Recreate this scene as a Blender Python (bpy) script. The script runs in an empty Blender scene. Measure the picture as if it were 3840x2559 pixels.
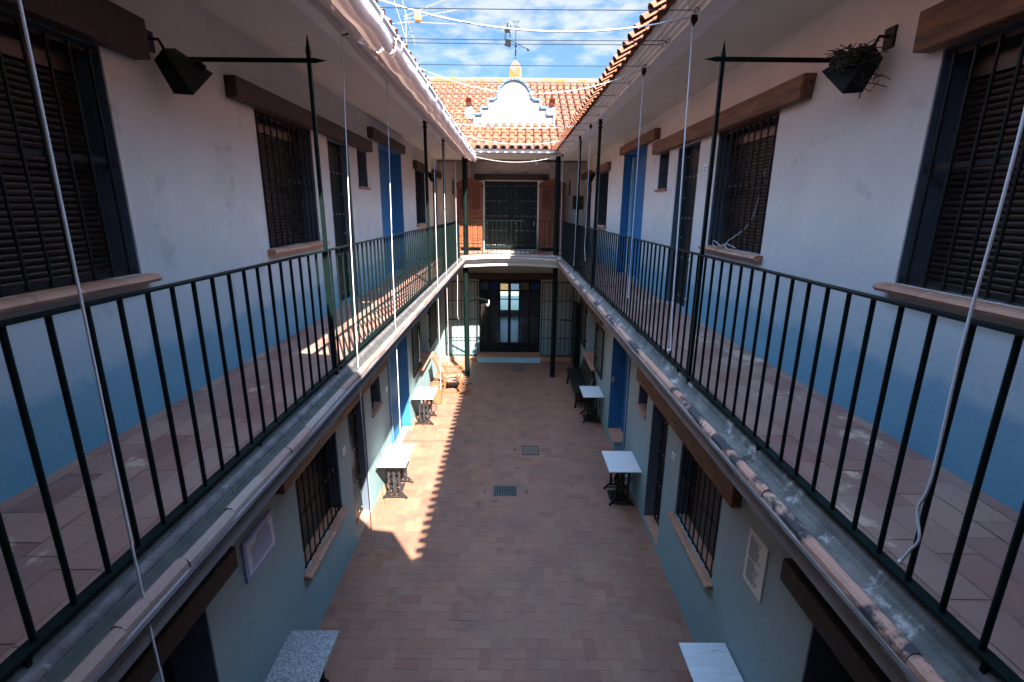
import bpy, bmesh, math, random
from mathutils import Vector, Matrix
random.seed(7)
R=math.radians; PI=math.pi
S=bpy.context.scene; C=bpy.context.collection
# ------------------------------------------------------------ camera
ZC=5.1
cd=bpy.data.cameras.new('camera'); cam=bpy.data.objects.new('camera',cd); C.objects.link(cam)
cd.sensor_width=36; cd.lens=17.378; cd.clip_start=0.05; cd.clip_end=2000
rows=[(0.99996276,-0.00791527,-0.00343905),(-0.00127571,0.25854435,-0.96599855),(0.00853529,0.96596696,0.25852462)]
m=Matrix(rows).to_4x4(); m.translation=Vector((0,0,ZC)); cam.matrix_world=m
S.camera=cam
# ------------------------------------------------------------ light
sund=Vector((.3765,-.93,1.0)).normalized()
elev=math.asin(sund.z); azim=math.atan2(sund.x,sund.y)
SUN_E=3.6; SKY=0.15; EXPO=3.12; LOWSKY=.32; HISKY=2.6; TINT=(.90,1.02,.93)
w=bpy.data.worlds.new("World"); S.world=w; w.use_nodes=True
nt=w.node_tree; nt.nodes.clear()
out=nt.nodes.new('ShaderNodeOutputWorld'); bg=nt.nodes.new('ShaderNodeBackground'); sk=nt.nodes.new('ShaderNodeTexSky')
sk.sky_type='NISHITA'; sk.sun_disc=False; sk.sun_elevation=elev; sk.sun_rotation=azim
sk.ozone_density=4.0; sk.air_density=1.0; sk.dust_density=0.3
bg.inputs[1].default_value=SKY
tc=nt.nodes.new('ShaderNodeTexCoord'); mp=nt.nodes.new('ShaderNodeMapping'); mp.inputs['Scale'].default_value=(1,1,2.6)
mp.inputs['Rotation'].default_value=(0,R(-14),R(25))
n1=nt.nodes.new('ShaderNodeTexNoise'); n1.inputs['Scale'].default_value=20; n1.inputs['Detail'].default_value=7; n1.inputs['Roughness'].default_value=.58
n2=nt.nodes.new('ShaderNodeTexNoise'); n2.inputs['Scale'].default_value=2.6; n2.inputs['Detail'].default_value=3
mul=nt.nodes.new('ShaderNodeMath'); mul.operation='MULTIPLY'
cr=nt.nodes.new('ShaderNodeValToRGB'); cr.color_ramp.elements[0].position=.225; cr.color_ramp.elements[1].position=.37
cr.color_ramp.elements[0].color=(0,0,0,1); cr.color_ramp.elements[1].color=(.7,.7,.7,1)
mix=nt.nodes.new('ShaderNodeMix'); mix.data_type='RGBA'
L=nt.links.new
L(tc.outputs['Generated'],mp.inputs[0]); L(mp.outputs[0],n1.inputs['Vector']); L(mp.outputs[0],n2.inputs['Vector'])
L(n1.outputs[0],mul.inputs[0]); L(n2.outputs[0],mul.inputs[1]); L(mul.outputs[0],cr.inputs[0]); L(cr.outputs[0],mix.inputs['Factor'])
sxyz=nt.nodes.new('ShaderNodeSeparateXYZ'); L(tc.outputs['Generated'],sxyz.inputs[0])
zz_=nt.nodes.new('ShaderNodeMath'); zz_.operation='MULTIPLY_ADD'; zz_.inputs[1].default_value=1.2; zz_.inputs[2].default_value=.24; L(sxyz.outputs[2],zz_.inputs[0])
cxyz=nt.nodes.new('ShaderNodeCombineXYZ'); L(sxyz.outputs[0],cxyz.inputs[0]); L(sxyz.outputs[1],cxyz.inputs[1]); L(zz_.outputs[0],cxyz.inputs[2]); L(cxyz.outputs[0],sk.inputs[0])
grd=nt.nodes.new('ShaderNodeMapRange'); grd.inputs[1].default_value=.34; grd.inputs[2].default_value=.97; grd.inputs[3].default_value=LOWSKY; grd.inputs[4].default_value=HISKY; L(sxyz.outputs[2],grd.inputs[0])
tint=nt.nodes.new('ShaderNodeMix'); tint.data_type='RGBA'; tint.blend_type='MULTIPLY'; tint.inputs['Factor'].default_value=1; L(sk.outputs[0],tint.inputs['A']); tint.inputs['B'].default_value=(*TINT,1)
scl=nt.nodes.new('ShaderNodeVectorMath'); scl.operation='SCALE'; L(mix.outputs['Result'],scl.inputs[0]); L(grd.outputs[0],scl.inputs['Scale'])
L(tint.outputs['Result'],mix.inputs['A']); mix.inputs['B'].default_value=(2.5,2.6,2.7,1)
L(scl.outputs[0],bg.inputs[0]); L(bg.outputs[0],out.inputs[0])
sd=bpy.data.lights.new('sun','SUN'); so=bpy.data.objects.new('sun',sd); C.objects.link(so)
sd.energy=SUN_E; sd.angle=R(.5); sd.color=(1,.92,.80)
so.rotation_euler=sund.to_track_quat('Z','Y').to_euler(); so.location=(2,-6,12)
vs=S.view_settings; vs.view_transform='Standard'; vs.look='None'; vs.gamma=1; vs.exposure=EXPO
S.render.engine='CYCLES'
# ------------------------------------------------------------ materials
def mat(name,col,rough=.7,metal=0,var=None,nscale=8,bump=0,bscale=60,island=None,spots=None,detail=5,stretch=None,coat=0,spec=None):
    """var=(colour2, amount); island=[colours] random per mesh island; spots=[(colour,scale,lo,hi)]"""
    M=bpy.data.materials.new(name); M.use_nodes=True; t=M.node_tree; b=t.nodes['Principled BSDF']; l=t.links.new
    b.inputs['Roughness'].default_value=rough; b.inputs['Metallic'].default_value=metal
    if spec is not None: b.inputs['Specular IOR Level'].default_value=spec
    if coat: b.inputs['Coat Weight'].default_value=coat; b.inputs['Coat Roughness'].default_value=.15
    co=t.nodes.new('ShaderNodeTexCoord'); mpp=t.nodes.new('ShaderNodeMapping'); l(co.outputs['Object'],mpp.inputs[0])
    if stretch: mpp.inputs['Scale'].default_value=stretch
    cur=None
    rgb=t.nodes.new('ShaderNodeRGB'); rgb.outputs[0].default_value=(*col,1); cur=rgb.outputs[0]
    if island:
        g=t.nodes.new('ShaderNodeNewGeometry'); r=t.nodes.new('ShaderNodeValToRGB'); r.color_ramp.interpolation='LINEAR'
        e=r.color_ramp.elements
        while len(e)<len(island): e.new(.5)
        for i,c in enumerate(island): e[i].position=i/(len(island)-1); e[i].color=(*c,1)
        l(g.outputs['Random Per Island'],r.inputs[0]); cur=r.outputs[0]
    def noise(sc,dt=detail,ro=.6):
        n=t.nodes.new('ShaderNodeTexNoise'); n.inputs['Scale'].default_value=sc; n.inputs['Detail'].default_value=dt; n.inputs['Roughness'].default_value=ro
        l(mpp.outputs[0],n.inputs['Vector']); return n
    if var:
        n=noise(nscale); r=t.nodes.new('ShaderNodeMapRange'); r.inputs[1].default_value=.35; r.inputs[2].default_value=.65; r.inputs[4].default_value=var[1]
        l(n.outputs[0],r.inputs[0]); mx=t.nodes.new('ShaderNodeMix'); mx.data_type='RGBA'; l(r.outputs[0],mx.inputs['Factor']); l(cur,mx.inputs['A']); mx.inputs['B'].default_value=(*var[0],1); cur=mx.outputs['Result']
    for (c,sc,lo,hi) in (spots or []):
        n=noise(sc,6,.65); r=t.nodes.new('ShaderNodeMapRange'); r.inputs[1].default_value=lo; r.inputs[2].default_value=hi
        l(n.outputs[0],r.inputs[0]); mx=t.nodes.new('ShaderNodeMix'); mx.data_type='RGBA'; l(r.outputs[0],mx.inputs['Factor']); l(cur,mx.inputs['A']); mx.inputs['B'].default_value=(*c,1); cur=mx.outputs['Result']
    l(cur,b.inputs['Base Color'])
    if bump:
        n=noise(bscale,4); bp=t.nodes.new('ShaderNodeBump'); bp.inputs['Strength'].default_value=bump; bp.inputs['Distance'].default_value=.01
        n2=noise(bscale/9,3); ad=t.nodes.new('ShaderNodeMath'); ad.operation='MULTIPLY_ADD'; ad.inputs[1].default_value=3.0
        l(n2.outputs[0],ad.inputs[0]); l(n.outputs[0],ad.inputs[2]); l(ad.outputs[0],bp.inputs['Height']); l(bp.outputs[0],b.inputs['Normal'])
    return M
PL=mat('white_plaster',(.70,.62,.56),.85,var=((.60,.54,.49),.7),nscale=1.6,bump=.35,bscale=38,spots=[((.50,.45,.42),3.3,.60,.72),((.32,.30,.30),24,.72,.76)])
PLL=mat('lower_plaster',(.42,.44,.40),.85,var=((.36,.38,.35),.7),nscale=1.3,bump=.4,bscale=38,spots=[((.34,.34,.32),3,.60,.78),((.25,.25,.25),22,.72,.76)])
def height_tint(M,col,zs,amt):  # blends col into the wall by height, strongest at the foot of each storey
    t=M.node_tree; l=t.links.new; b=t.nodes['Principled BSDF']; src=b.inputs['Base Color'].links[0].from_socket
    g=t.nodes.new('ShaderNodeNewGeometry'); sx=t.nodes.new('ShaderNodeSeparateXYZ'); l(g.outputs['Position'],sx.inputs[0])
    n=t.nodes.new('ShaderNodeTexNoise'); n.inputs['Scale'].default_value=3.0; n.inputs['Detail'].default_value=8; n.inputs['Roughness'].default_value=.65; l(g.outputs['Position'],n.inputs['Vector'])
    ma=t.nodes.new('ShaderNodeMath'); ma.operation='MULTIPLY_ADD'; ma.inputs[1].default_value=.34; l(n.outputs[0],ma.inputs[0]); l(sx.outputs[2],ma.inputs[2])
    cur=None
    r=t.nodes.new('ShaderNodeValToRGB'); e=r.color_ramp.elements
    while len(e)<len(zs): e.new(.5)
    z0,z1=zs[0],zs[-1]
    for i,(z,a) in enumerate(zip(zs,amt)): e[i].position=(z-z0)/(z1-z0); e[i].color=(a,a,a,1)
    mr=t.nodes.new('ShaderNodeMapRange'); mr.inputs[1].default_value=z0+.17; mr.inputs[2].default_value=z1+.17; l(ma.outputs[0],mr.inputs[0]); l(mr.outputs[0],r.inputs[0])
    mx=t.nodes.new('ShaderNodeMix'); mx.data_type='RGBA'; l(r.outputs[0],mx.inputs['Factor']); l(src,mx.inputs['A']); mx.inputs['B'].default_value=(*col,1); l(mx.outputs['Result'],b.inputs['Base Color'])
height_tint(PL,(.052,.20,.30),[3.77,4.14,4.24,5.1],[.94,.86,.64,0]); height_tint(PLL,(.14,.30,.35),[0,.9,1.5,2.6],[.85,.62,.35,0])
CEIL=mat('ceiling_plaster',(.62,.60,.55),.9,var=((.56,.54,.50),.6),nscale=2,bump=.15,bscale=40)
WMOLD=mat('white_moulding',(.74,.74,.75),.8,var=((.62,.60,.58),.6),nscale=5,bump=.2,bscale=40)
BLUE=mat('blue_paint',(.017,.13,.31),.7,var=((.021,.15,.35),.6),nscale=3,bump=.25,bscale=50)
LBLUE=mat('pale_blue_paint',(.30,.50,.60),.75,var=((.36,.56,.64),.6),nscale=4,bump=.2)
WOOD=mat('oak_lintel',(.25,.105,.045),.6,var=((.07,.028,.015),.9),nscale=6,bump=1.0,bscale=26,stretch=(4,.45,4),spots=[((.03,.015,.01),7,.62,.72)])
DWOOD=mat('dark_lintel',(.05,.024,.016),.6,var=((.025,.013,.010),.8),nscale=5,bump=.4,bscale=30,stretch=(.5,4,4))
IRON=mat('black_iron',(.006,.008,.008),.5,spec=.25,var=((.016,.014,.013),.5),nscale=20,bump=.15,bscale=80)
GREEN=mat('green_painted_iron',(.002,.0075,.0067),.5,var=((.0024,.0065,.006),.6),nscale=12,bump=.12,bscale=60,spots=[((.03,.06,.05),40,.74,.80)],spec=.15)
TILE=mat('floor_tile',(.3,.2,.15),.62,island=[(.255,.113,.068),(.28,.142,.088),(.263,.122,.076),(.29,.158,.100),(.255,.127,.084),(.28,.132,.082),(.23,.092,.058),(.265,.142,.090)],
    var=((.17,.09,.07),.65),nscale=1.3,bump=.3,bscale=45,spots=[((.09,.055,.05),2.4,.56,.80),((.34,.23,.17),5,.68,.80)])
GTILE=mat('gallery_tile',(.3,.2,.15),.5,island=[(.25,.12,.09),(.30,.165,.125),(.21,.085,.065),(.33,.20,.15),(.26,.14,.11),(.17,.07,.055)],
    var=((.25,.17,.155),.5),nscale=2,bump=.25,bscale=40,spots=[((.45,.33,.24),2.1,.60,.64),((.10,.08,.08),5,.70,.80)])
GROUT=mat('grout',(.17,.095,.07),.9,var=((.14,.09,.07),.7),nscale=6)
ROOFT=mat('roof_tile',(.6,.3,.15),.75,island=[(.185,.052,.020),(.21,.066,.027),(.19,.055,.022),(.165,.047,.019),(.22,.075,.034)],var=((.16,.048,.02),.5),nscale=7,bump=.3,bscale=50,spots=[((.22,.11,.012),6.5,.60,.70)])
RIDGE=mat('ridge_mortar',(.115,.10,.078),.9,var=((.06,.056,.045),.8),nscale=4,bump=.6,bscale=30,spots=[((.17,.075,.006),3.2,.52,.58)])
SILL=mat('sill_terracotta',(.42,.20,.12),.65,island=[(.42,.20,.13),(.50,.27,.18),(.36,.16,.10)],var=((.28,.13,.09),.6),nscale=9,bump=.4,bscale=40)
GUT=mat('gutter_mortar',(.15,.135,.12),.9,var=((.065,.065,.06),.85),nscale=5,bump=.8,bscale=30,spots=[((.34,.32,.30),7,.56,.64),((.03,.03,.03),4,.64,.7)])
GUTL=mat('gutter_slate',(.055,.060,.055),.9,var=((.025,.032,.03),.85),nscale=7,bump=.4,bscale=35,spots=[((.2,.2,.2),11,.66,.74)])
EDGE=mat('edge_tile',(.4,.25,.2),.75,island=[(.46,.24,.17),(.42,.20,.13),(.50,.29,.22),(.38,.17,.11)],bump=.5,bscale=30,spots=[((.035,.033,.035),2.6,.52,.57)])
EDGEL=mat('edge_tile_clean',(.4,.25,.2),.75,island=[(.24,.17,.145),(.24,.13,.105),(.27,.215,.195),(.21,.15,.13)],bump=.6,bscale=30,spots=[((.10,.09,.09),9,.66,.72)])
BLIND=mat('dark_blind',(.036,.017,.011),.32,var=((.010,.006,.005),.7),nscale=4,stretch=(1,.5,8))
BLACK=mat('dark_interior',(.006,.006,.008),.9)
DOORM=mat('black_green_door',(.004,.009,.011),.45,spec=.25,var=((.007,.012,.012),.5),nscale=6,bump=.1)
STUD=mat('nickel_stud',(.55,.55,.52),.3,metal=1)
MARB=mat('white_marble',(.72,.73,.75),.28,var=((.60,.62,.65),.7),nscale=3,detail=8,spots=[((.36,.38,.42),1.9,.585,.60)],stretch=(1,1.6,1))
MARBG=mat('grey_streaked_marble',(.66,.69,.73),.3,var=((.52,.56,.60),.8),nscale=6,stretch=(.7,5,1),spots=[((.25,.27,.30),3,.66,.70)])
GRAN=mat('speckled_granite',(.60,.60,.59),.35,detail=2,spots=[((.30,.30,.30),75,.50,.54),((.12,.12,.13),110,.60,.63)])
GRAND=mat('dark_granite',(.34,.36,.38),.35,detail=2,spots=[((.14,.15,.17),70,.48,.52),((.65,.67,.70),95,.57,.60)])
WHITE=mat('white_slab',(.82,.82,.80),.4)
RUST=mat('rusty_iron',(.020,.022,.025),.5,bump=.3,spots=[((.28,.09,.04),13,.60,.64),((.5,.45,.4),22,.71,.73)])
FAB=mat('awning_canvas',(.78,.71,.70),.8,var=((.68,.61,.60),.7),nscale=3,bump=.5,bscale=11,spots=[((.36,.31,.30),16,.66,.74)])
_t=FAB.node_tree; _b=_t.nodes['Principled BSDF']; _o=_t.nodes['Material Output']; _tr=_t.nodes.new('ShaderNodeBsdfTranslucent'); _tr.inputs[0].default_value=(.78,.65,.60,1); _mx=_t.nodes.new('ShaderNodeMixShader'); _mx.inputs[0].default_value=.30
_t.links.new(_b.outputs[0],_mx.inputs[1]); _t.links.new(_tr.outputs[0],_mx.inputs[2]); _t.links.new(_mx.outputs[0],_o.inputs[0])
WPLA=mat('white_plastic',(.80,.80,.80),.4)
ROPE=mat('white_cord',(.55,.53,.56),.8)
WIRE=mat('dark_wire',(.02,.02,.022),.6,spec=.1)
VANE=mat('vane_iron',(.008,.009,.010),.8,spec=.1)
CABW=mat('orange_pine',(.22,.062,.022),.45,var=((.12,.034,.014),.8),nscale=6,stretch=(5,5,.6),bump=.2)
CHW=mat('honey_teak',(.24,.095,.038),.5,var=((.17,.065,.028),.7),nscale=8,stretch=(.8,4,4),bump=.15)
SLATW=mat('pale_slats',(.27,.19,.15),.55,var=((.20,.14,.11),.6),nscale=9,stretch=(.6,6,1))
WICK=mat('wicker',(.24,.125,.06),.6,var=((.13,.065,.03),.8),nscale=40,bump=.5,bscale=120)
BENCH=mat('bench_paint',(.006,.010,.009),.45,spec=.3,var=((.02,.026,.022),.5),nscale=8)
NEST=mat('nest_twigs',(.035,.027,.02),.9,var=((.12,.09,.07),.7),nscale=60)
PLQ=mat('cream_plaque',(.80,.72,.58),.4,var=((.72,.64,.52),.6),nscale=6)
PLQB=mat('blue_tile_border',(.08,.18,.50),.35,var=((.50,.55,.70),.8),nscale=45)
PLQW=mat('plaque_tile',(.72,.70,.76),.35,var=((.62,.62,.70),.6),nscale=6)
INK=mat('ink',(.12,.11,.14),.7)
INKB=mat('blue_ink',(.26,.28,.42),.7)
VENT=mat('vent_terracotta',(.50,.33,.27),.7,bump=.2)
BTRIM=mat('blue_trim',(.07,.15,.25),.75,var=((.13,.20,.28),.8),nscale=9,bump=.4,bscale=30)
GABLE=mat('gable_white',(.33,.33,.335),.8,var=((.29,.29,.29),.6),nscale=3,bump=.15)
PINN=mat('pinnacle_lichen',(.13,.11,.095),.85,var=((.105,.085,.07),.6),nscale=9,bump=.4,spots=[((.17,.075,.006),4.0,.52,.55)])
GROUND=mat('ground_earth',(.28,.25,.18),.9,var=((.14,.20,.08),.7),nscale=.15)
CONC=mat('conc_plug',(.40,.36,.32),.85,var=((.28,.26,.24),.7),nscale=12,bump=.3)
YELL=mat('yellow_plastic',(.75,.50,.08),.5)
GCORD=mat('green_cord',(.03,.28,.20),.6)
def glassy(name,tint=(.9,.95,1),frost=None):
    M=bpy.data.materials.new(name); M.use_nodes=True; t=M.node_tree; t.nodes.clear(); l=t.links.new
    o=t.nodes.new('ShaderNodeOutputMaterial'); g=t.nodes.new('ShaderNodeBsdfGlossy'); g.inputs['Roughness'].default_value=.02
    f=t.nodes.new('ShaderNodeFresnel'); f.inputs[0].default_value=1.5; mx=t.nodes.new('ShaderNodeMixShader')
    if frost:
        a=t.nodes.new('ShaderNodeBsdfTransparent'); a.inputs[0].default_value=(*tint,1); b2=t.nodes.new('ShaderNodeBsdfTranslucent'); b2.inputs[0].default_value=(*frost,1)
        n=t.nodes.new('ShaderNodeTexNoise'); n.inputs['Scale'].default_value=90
        m2=t.nodes.new('ShaderNodeMixShader'); l(n.outputs[0],m2.inputs[0]); l(a.outputs[0],m2.inputs[1]); l(b2.outputs[0],m2.inputs[2]); base=m2.outputs[0]
    else:
        a=t.nodes.new('ShaderNodeBsdfTransparent'); a.inputs[0].default_value=(*tint,1); base=a.outputs[0]
    l(f.outputs[0],mx.inputs[0]); l(base,mx.inputs[1]); l(g.outputs[0],mx.inputs[2]); l(mx.outputs[0],o.inputs[0]); return M
GLASS=glassy('clear_glass',(.8,.88,.9)); GBLUE=glassy('blue_frosted_glass',(.25,.5,1.0),(.3,.5,1)); GAMB=glassy('amber_frosted_glass',(1,.86,.68),(.9,.78,.6)); GCLR=glassy('clear_frosted_glass',(.6,.75,1),(.7,.8,1))
# ------------------------------------------------------------ mesh helpers
def root_loc(o):
    while o.parent: o=o.parent
    return o.location
class MB:
    def __init__(s,sx=1): s.v=[]; s.f=[]; s.sx=sx; s.sm=[]
    def add(s,vs,fs,smooth=False):
        n=len(s.v); s.v+=[(s.sx*p[0],p[1],p[2]) for p in vs]; s.f+=[tuple(i+n for i in f) for f in fs]; s.sm+=[smooth]*len(fs)
    def box(s,x0,x1,y0,y1,z0,z1):
        s.add([(x,y,z) for z in (z0,z1) for y in (y0,y1) for x in (x0,x1)],[(0,2,3,1),(4,5,7,6),(0,1,5,4),(2,6,7,3),(0,4,6,2),(1,3,7,5)])
    def obox(s,c,ex,ey,ez):   # half-vectors
        c=Vector(c);ex=Vector(ex);ey=Vector(ey);ez=Vector(ez)
        s.add([c+a*ex+b*ey+d*ez for d in (-1,1) for b in (-1,1) for a in (-1,1)],[(0,2,3,1),(4,5,7,6),(0,1,5,4),(2,6,7,3),(0,4,6,2),(1,3,7,5)])
    def bar(s,p,q,wd,th,up=(0,0,1)):
        p=Vector(p);q=Vector(q);d=q-p; u=Vector(up); a=d.cross(u)
        if a.length<1e-6: a=d.cross(Vector((1,0,0)))
        a.normalize(); b=a.cross(d).normalized(); s.obox((p+q)/2,d/2,a*wd/2,b*th/2)
    def tube(s,pts,r,n=8,cap=True):
        pts=[Vector(p) for p in pts]; N=len(pts); rs=r if isinstance(r,(list,tuple)) else [r]*N
        vs=[];fs=[]; prev=None
        for i,p in enumerate(pts):
            d=(pts[min(i+1,N-1)]-pts[max(i-1,0)]).normalized()
            if prev is None:
                a=d.cross(Vector((0,0,1)));
                if a.length<1e-3: a=d.cross(Vector((1,0,0)))
            else: a=prev-d*prev.dot(d)
            a.normalize(); prev=a; b=d.cross(a)
            vs+=[p+(a*math.cos(2*PI*k/n)+b*math.sin(2*PI*k/n))*rs[i] for k in range(n)]
        for i in range(N-1):
            for k in range(n): fs.append((i*n+k,i*n+(k+1)%n,(i+1)*n+(k+1)%n,(i+1)*n+k))
        s.add(vs,fs,True)
        if cap: s.add(vs[:n],[tuple(range(n))]); s.add(vs[-n:],[tuple(range(n))])
    def prism(s,poly,axis,a0,a1,cap=True,smooth=False,closed=True):   # poly 2D in the two other axes, in order (x,y),(x,z),(y,z)
        def P(q,a): return {'x':(a,q[0],q[1]),'y':(q[0],a,q[1]),'z':(q[0],q[1],a)}[axis]
        n=len(poly); vs=[P(q,a0) for q in poly]+[P(q,a1) for q in poly]
        s.add(vs,[(i,(i+1)%n,n+(i+1)%n,n+i) for i in range(n if closed else n-1)],smooth)
        if cap and closed: s.add(vs,[tuple(range(n)),tuple(range(n,2*n))])
    def lathe(s,prof,c,n=16):  # prof (r,z)
        vs=[(c[0]+r*math.cos(2*PI*k/n),c[1]+r*math.sin(2*PI*k/n),c[2]+z) for r,z in prof for k in range(n)]
        fs=[(i*n+k,i*n+(k+1)%n,(i+1)*n+(k+1)%n,(i+1)*n+k) for i in range(len(prof)-1) for k in range(n)]
        s.add(vs,fs,True)
    def ball(s,c,r,n=6):
        s.lathe([(max(1e-4,r*math.sin(PI*i/4)),-r*math.cos(PI*i/4)) for i in range(5)],c,n)
    def build(s,name,m,parent=None,bevel=0,label=None,solid=0,recalc=True):
        me=bpy.data.meshes.new(name); o=bpy.data.objects.new(name,me)
        off=root_loc(parent) if parent else Vector((0,0,0))
        me.from_pydata([(a-off.x,b-off.y,c-off.z) for a,b,c in s.v],[],s.f)
        me.polygons.foreach_set('use_smooth',s.sm); me.update()
        if recalc:
            bm=bmesh.new(); bm.from_mesh(me); bmesh.ops.remove_doubles(bm,verts=bm.verts,dist=1e-5) if bevel else None
            bmesh.ops.recalc_face_normals(bm,faces=bm.faces); bm.to_mesh(me); bm.free()
        me.materials.append(m); C.objects.link(o)
        if parent: o.parent=parent
        if label: o['label']=label
        if solid: md=o.modifiers.new('s','SOLIDIFY'); md.thickness=solid
        if bevel: md=o.modifiers.new('b','BEVEL'); md.width=bevel; md.segments=2; md.limit_method='ANGLE'; md.angle_limit=R(40)
        return o
def thing(name,label,cat,loc=(0,0,0),group=None):
    o=bpy.data.objects.new(name,None); C.objects.link(o); o.location=loc; o.empty_display_size=.1
    o['label']=label; o['category']=cat
    if group: o['group']=group
    return o
def tag(o,label,cat,group=None):
    o['label']=label; o['category']=cat
    if group: o['group']=group
    return o
def struct(o): o['kind']='structure'; return o
def dup(o,dy,parent=None,dx=0):
    c=o.copy(); C.objects.link(c); c.location=o.location+Vector((dx,dy,0)); 
    if parent: c.parent=parent
    return c
def copy_tree(o,loc,label,group):
    def rec(a,p):
        c=a.copy(); C.objects.link(c)
        if p: c.parent=p
        for ch in [x for x in bpy.data.objects if x.parent==a]: rec(ch,c)
        return c
    r=rec(o,None); r.location=loc; r['label']=label; r['group']=group; return r
def wall(mb,x,y0,y1,z0,z1,holes,depth=.4):
    """wall face at x looking to -x, with reveals going back; holes (y0,y1,z0,z1[,depth])"""
    ys=sorted({y0,y1}|{h[0] for h in holes}|{h[1] for h in holes}); zs=sorted({z0,z1}|{h[2] for h in holes}|{h[3] for h in holes})
    ys=[y for y in ys if y0<=y<=y1]; zs=[z for z in zs if z0<=z<=z1]
    def hole(a,b):
        for h in holes:
            if h[0]<a<h[1] and h[2]<b<h[3]: return True
        return False
    for i in range(len(ys)-1):
        for j in range(len(zs)-1):
            a,b,c,d=ys[i],ys[i+1],zs[j],zs[j+1]
            if not hole((a+b)/2,(c+d)/2):
                mb.add([(x,a,c),(x,b,c),(x,b,d),(x,a,d)],[(0,1,2,3)])
                X=x+depth
                mb.add([(X,a,c),(X,b,c),(X,b,d),(X,a,d)],[(0,1,2,3)])
                for (p,q,mid) in (((a,c),(b,c),((a+b)/2,c-1e-4)),((a,d),(b,d),((a+b)/2,d+1e-4)),((a,c),(a,d),(a-1e-4,(c+d)/2)),((b,c),(b,d),(b+1e-4,(c+d)/2))):
                    if hole(*mid) or not(y0<mid[0]<y1) or not(z0<mid[1]<z1):
                        mb.add([(x,p[0],p[1]),(x,q[0],q[1]),(X,q[0],q[1]),(X,p[0],p[1])],[(0,1,2,3)])
def wallY(mb,y,x0,x1,z0,z1,holes,depth=.4):
    t=MB(); wall(t,y,x0,x1,z0,z1,holes,depth); mb.add([(b,a,c) for a,b,c in t.v],t.f)
# ------------------------------------------------------------ ground
g=MB(); g.add([(-600,-600,-.06),(600,-600,-.06),(600,900,-.06),(-600,900,-.06)],[(0,1,2,3)]); struct(g.build('ground',GROUND))
FZ=3.77; CZ=6.54; YE=14.45; YB=16.65
g=MB(); g.add([(-2.45,-1.6,-.004),(2.45,-1.6,-.004),(2.45,16.8,-.004),(-2.45,16.8,-.004)],[(0,1,2,3)]); struct(g.build('courtyard_base',GROUT))
holes=[(-.3,.15,8.04,8.38),(.285,.635,9.62,10.02),(.05,.46,15.31,15.76)]
def sk_(a,b,c,d): return any(a<h[1] and b>h[0] and c<h[3] and d>h[2] for h in holes)
W=.139
g=MB()
# orthogonal herringbone cells: (i,j) with i-j mod 4 -> 0: horizontal start, 1: horizontal end, 2: vertical start(top), 3: vertical
def herring2(mb,x0,x1,y0,y1,z,W,skip=None,gap=.002):
    nx=int((x1-x0)/W)+2; ny=int((y1-y0)/W)+2
    for j in range(-2,ny):
        for i in range(-2,nx):
            k=(i-j)%4
            if k==0: r=(i,j,2,1)
            elif k==2 : r=(i,j-0,1,2) if (i-(j+1))%4==1 else None
            elif k==3: r=(i,j,1,2)
            else: r=None
            if k==2: r=None
            if not r: continue
            X=x0+r[0]*W; Y=y0+r[1]*W
            a,b,c,d=max(X,x0),min(X+r[2]*W,x1),max(Y,y0),min(Y+r[3]*W,y1)
            if b-a<.02 or d-c<.02: continue
            if skip and skip(a,b,c,d): continue
            t=random.uniform(-.0008,.0008); u=random.uniform(-.0008,.0008); h=z+random.uniform(0,.0014)
            mb.add([(a+gap,c+gap,h-t-u),(b-gap,c+gap,h+t-u),(b-gap,d-gap,h+t+u),(a+gap,d-gap,h-t+u),
                    (a+gap,c+gap,z-.01),(b-gap,c+gap,z-.01),(b-gap,d-gap,z-.01),(a+gap,d-gap,z-.01)],[(0,1,2,3),(0,1,5,4),(1,2,6,5),(2,3,7,6),(3,0,4,7)])
herring2(g,-2.42,2.40,0.6,16.62,.002,W,sk_,gap=.0014)
struct(g.build('courtyard_floor',TILE,recalc=False))
# border infill round the metal covers
def frame_tiles(h):
    t=MB(); x0,x1,y0,y1=h[0]-.14,h[1]+.14,h[2]-.14,h[3]+.14
    t.box(x0,x1,y0,y1,-.012,-.0015)
    return t
for i,h in enumerate(holes):
    struct(frame_tiles(h).build('courtyard_patch',TILE))
# ------------------------------------------------------------ roof tiles
def roof(mb,o,du,dv,nu,nv,pitch=.23,cl=.45,r=.092,lift=0,jit=.006):
    """o lower corner; du unit along the eave, dv unit up the slope"""
    o=Vector(o);du=Vector(du).normalized();dv=Vector(dv).normalized(); n=du.cross(dv)
    if n.z<0: n=-n
    K=7
    for i in range(nu):
        for j in range(nv):
            for typ in (0,1):
                c=o+du*(pitch*(i+(.5 if typ else 0)))+dv*(cl*j)+n*((.0 if typ else .055))+dv*random.uniform(-jit,jit)+du*random.uniform(-jit,jit)
                if typ: r0,r1=r*.90,r*1.0
                else: r0,r1=r*.88,r*.74
                if not typ: c=c-dv*.06
                ln=cl+.07; tilt=.022
                vs=[]
                for (q,rr,up) in ((0,r0,tilt),(ln,r1,0)):
                    for t in (0,.013):
                        for k in range(K+1):
                            a=PI*k/K; R_=rr-t
                            hh=(math.sin(a)*R_*.86) if not typ else (-math.sin(a)*R_*.5+.035)
                            vs.append(c+dv*q+du*(math.cos(a)*R_)+n*(hh+up))
                m=K+1; fs=[]
                for k in range(K):
                    fs.append((k,k+1,2*m+k+1,2*m+k)); fs.append((m+k,m+k+1,3*m+k+1,3*m+k)); fs.append((k,k+1,m+k+1,m+k))
                mb.add([tuple(v) for v in vs],fs,False)
REV=mat('reveal_paint',(.085,.11,.15),.8,var=((.065,.085,.12),.6),nscale=5,bump=.2)
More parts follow.
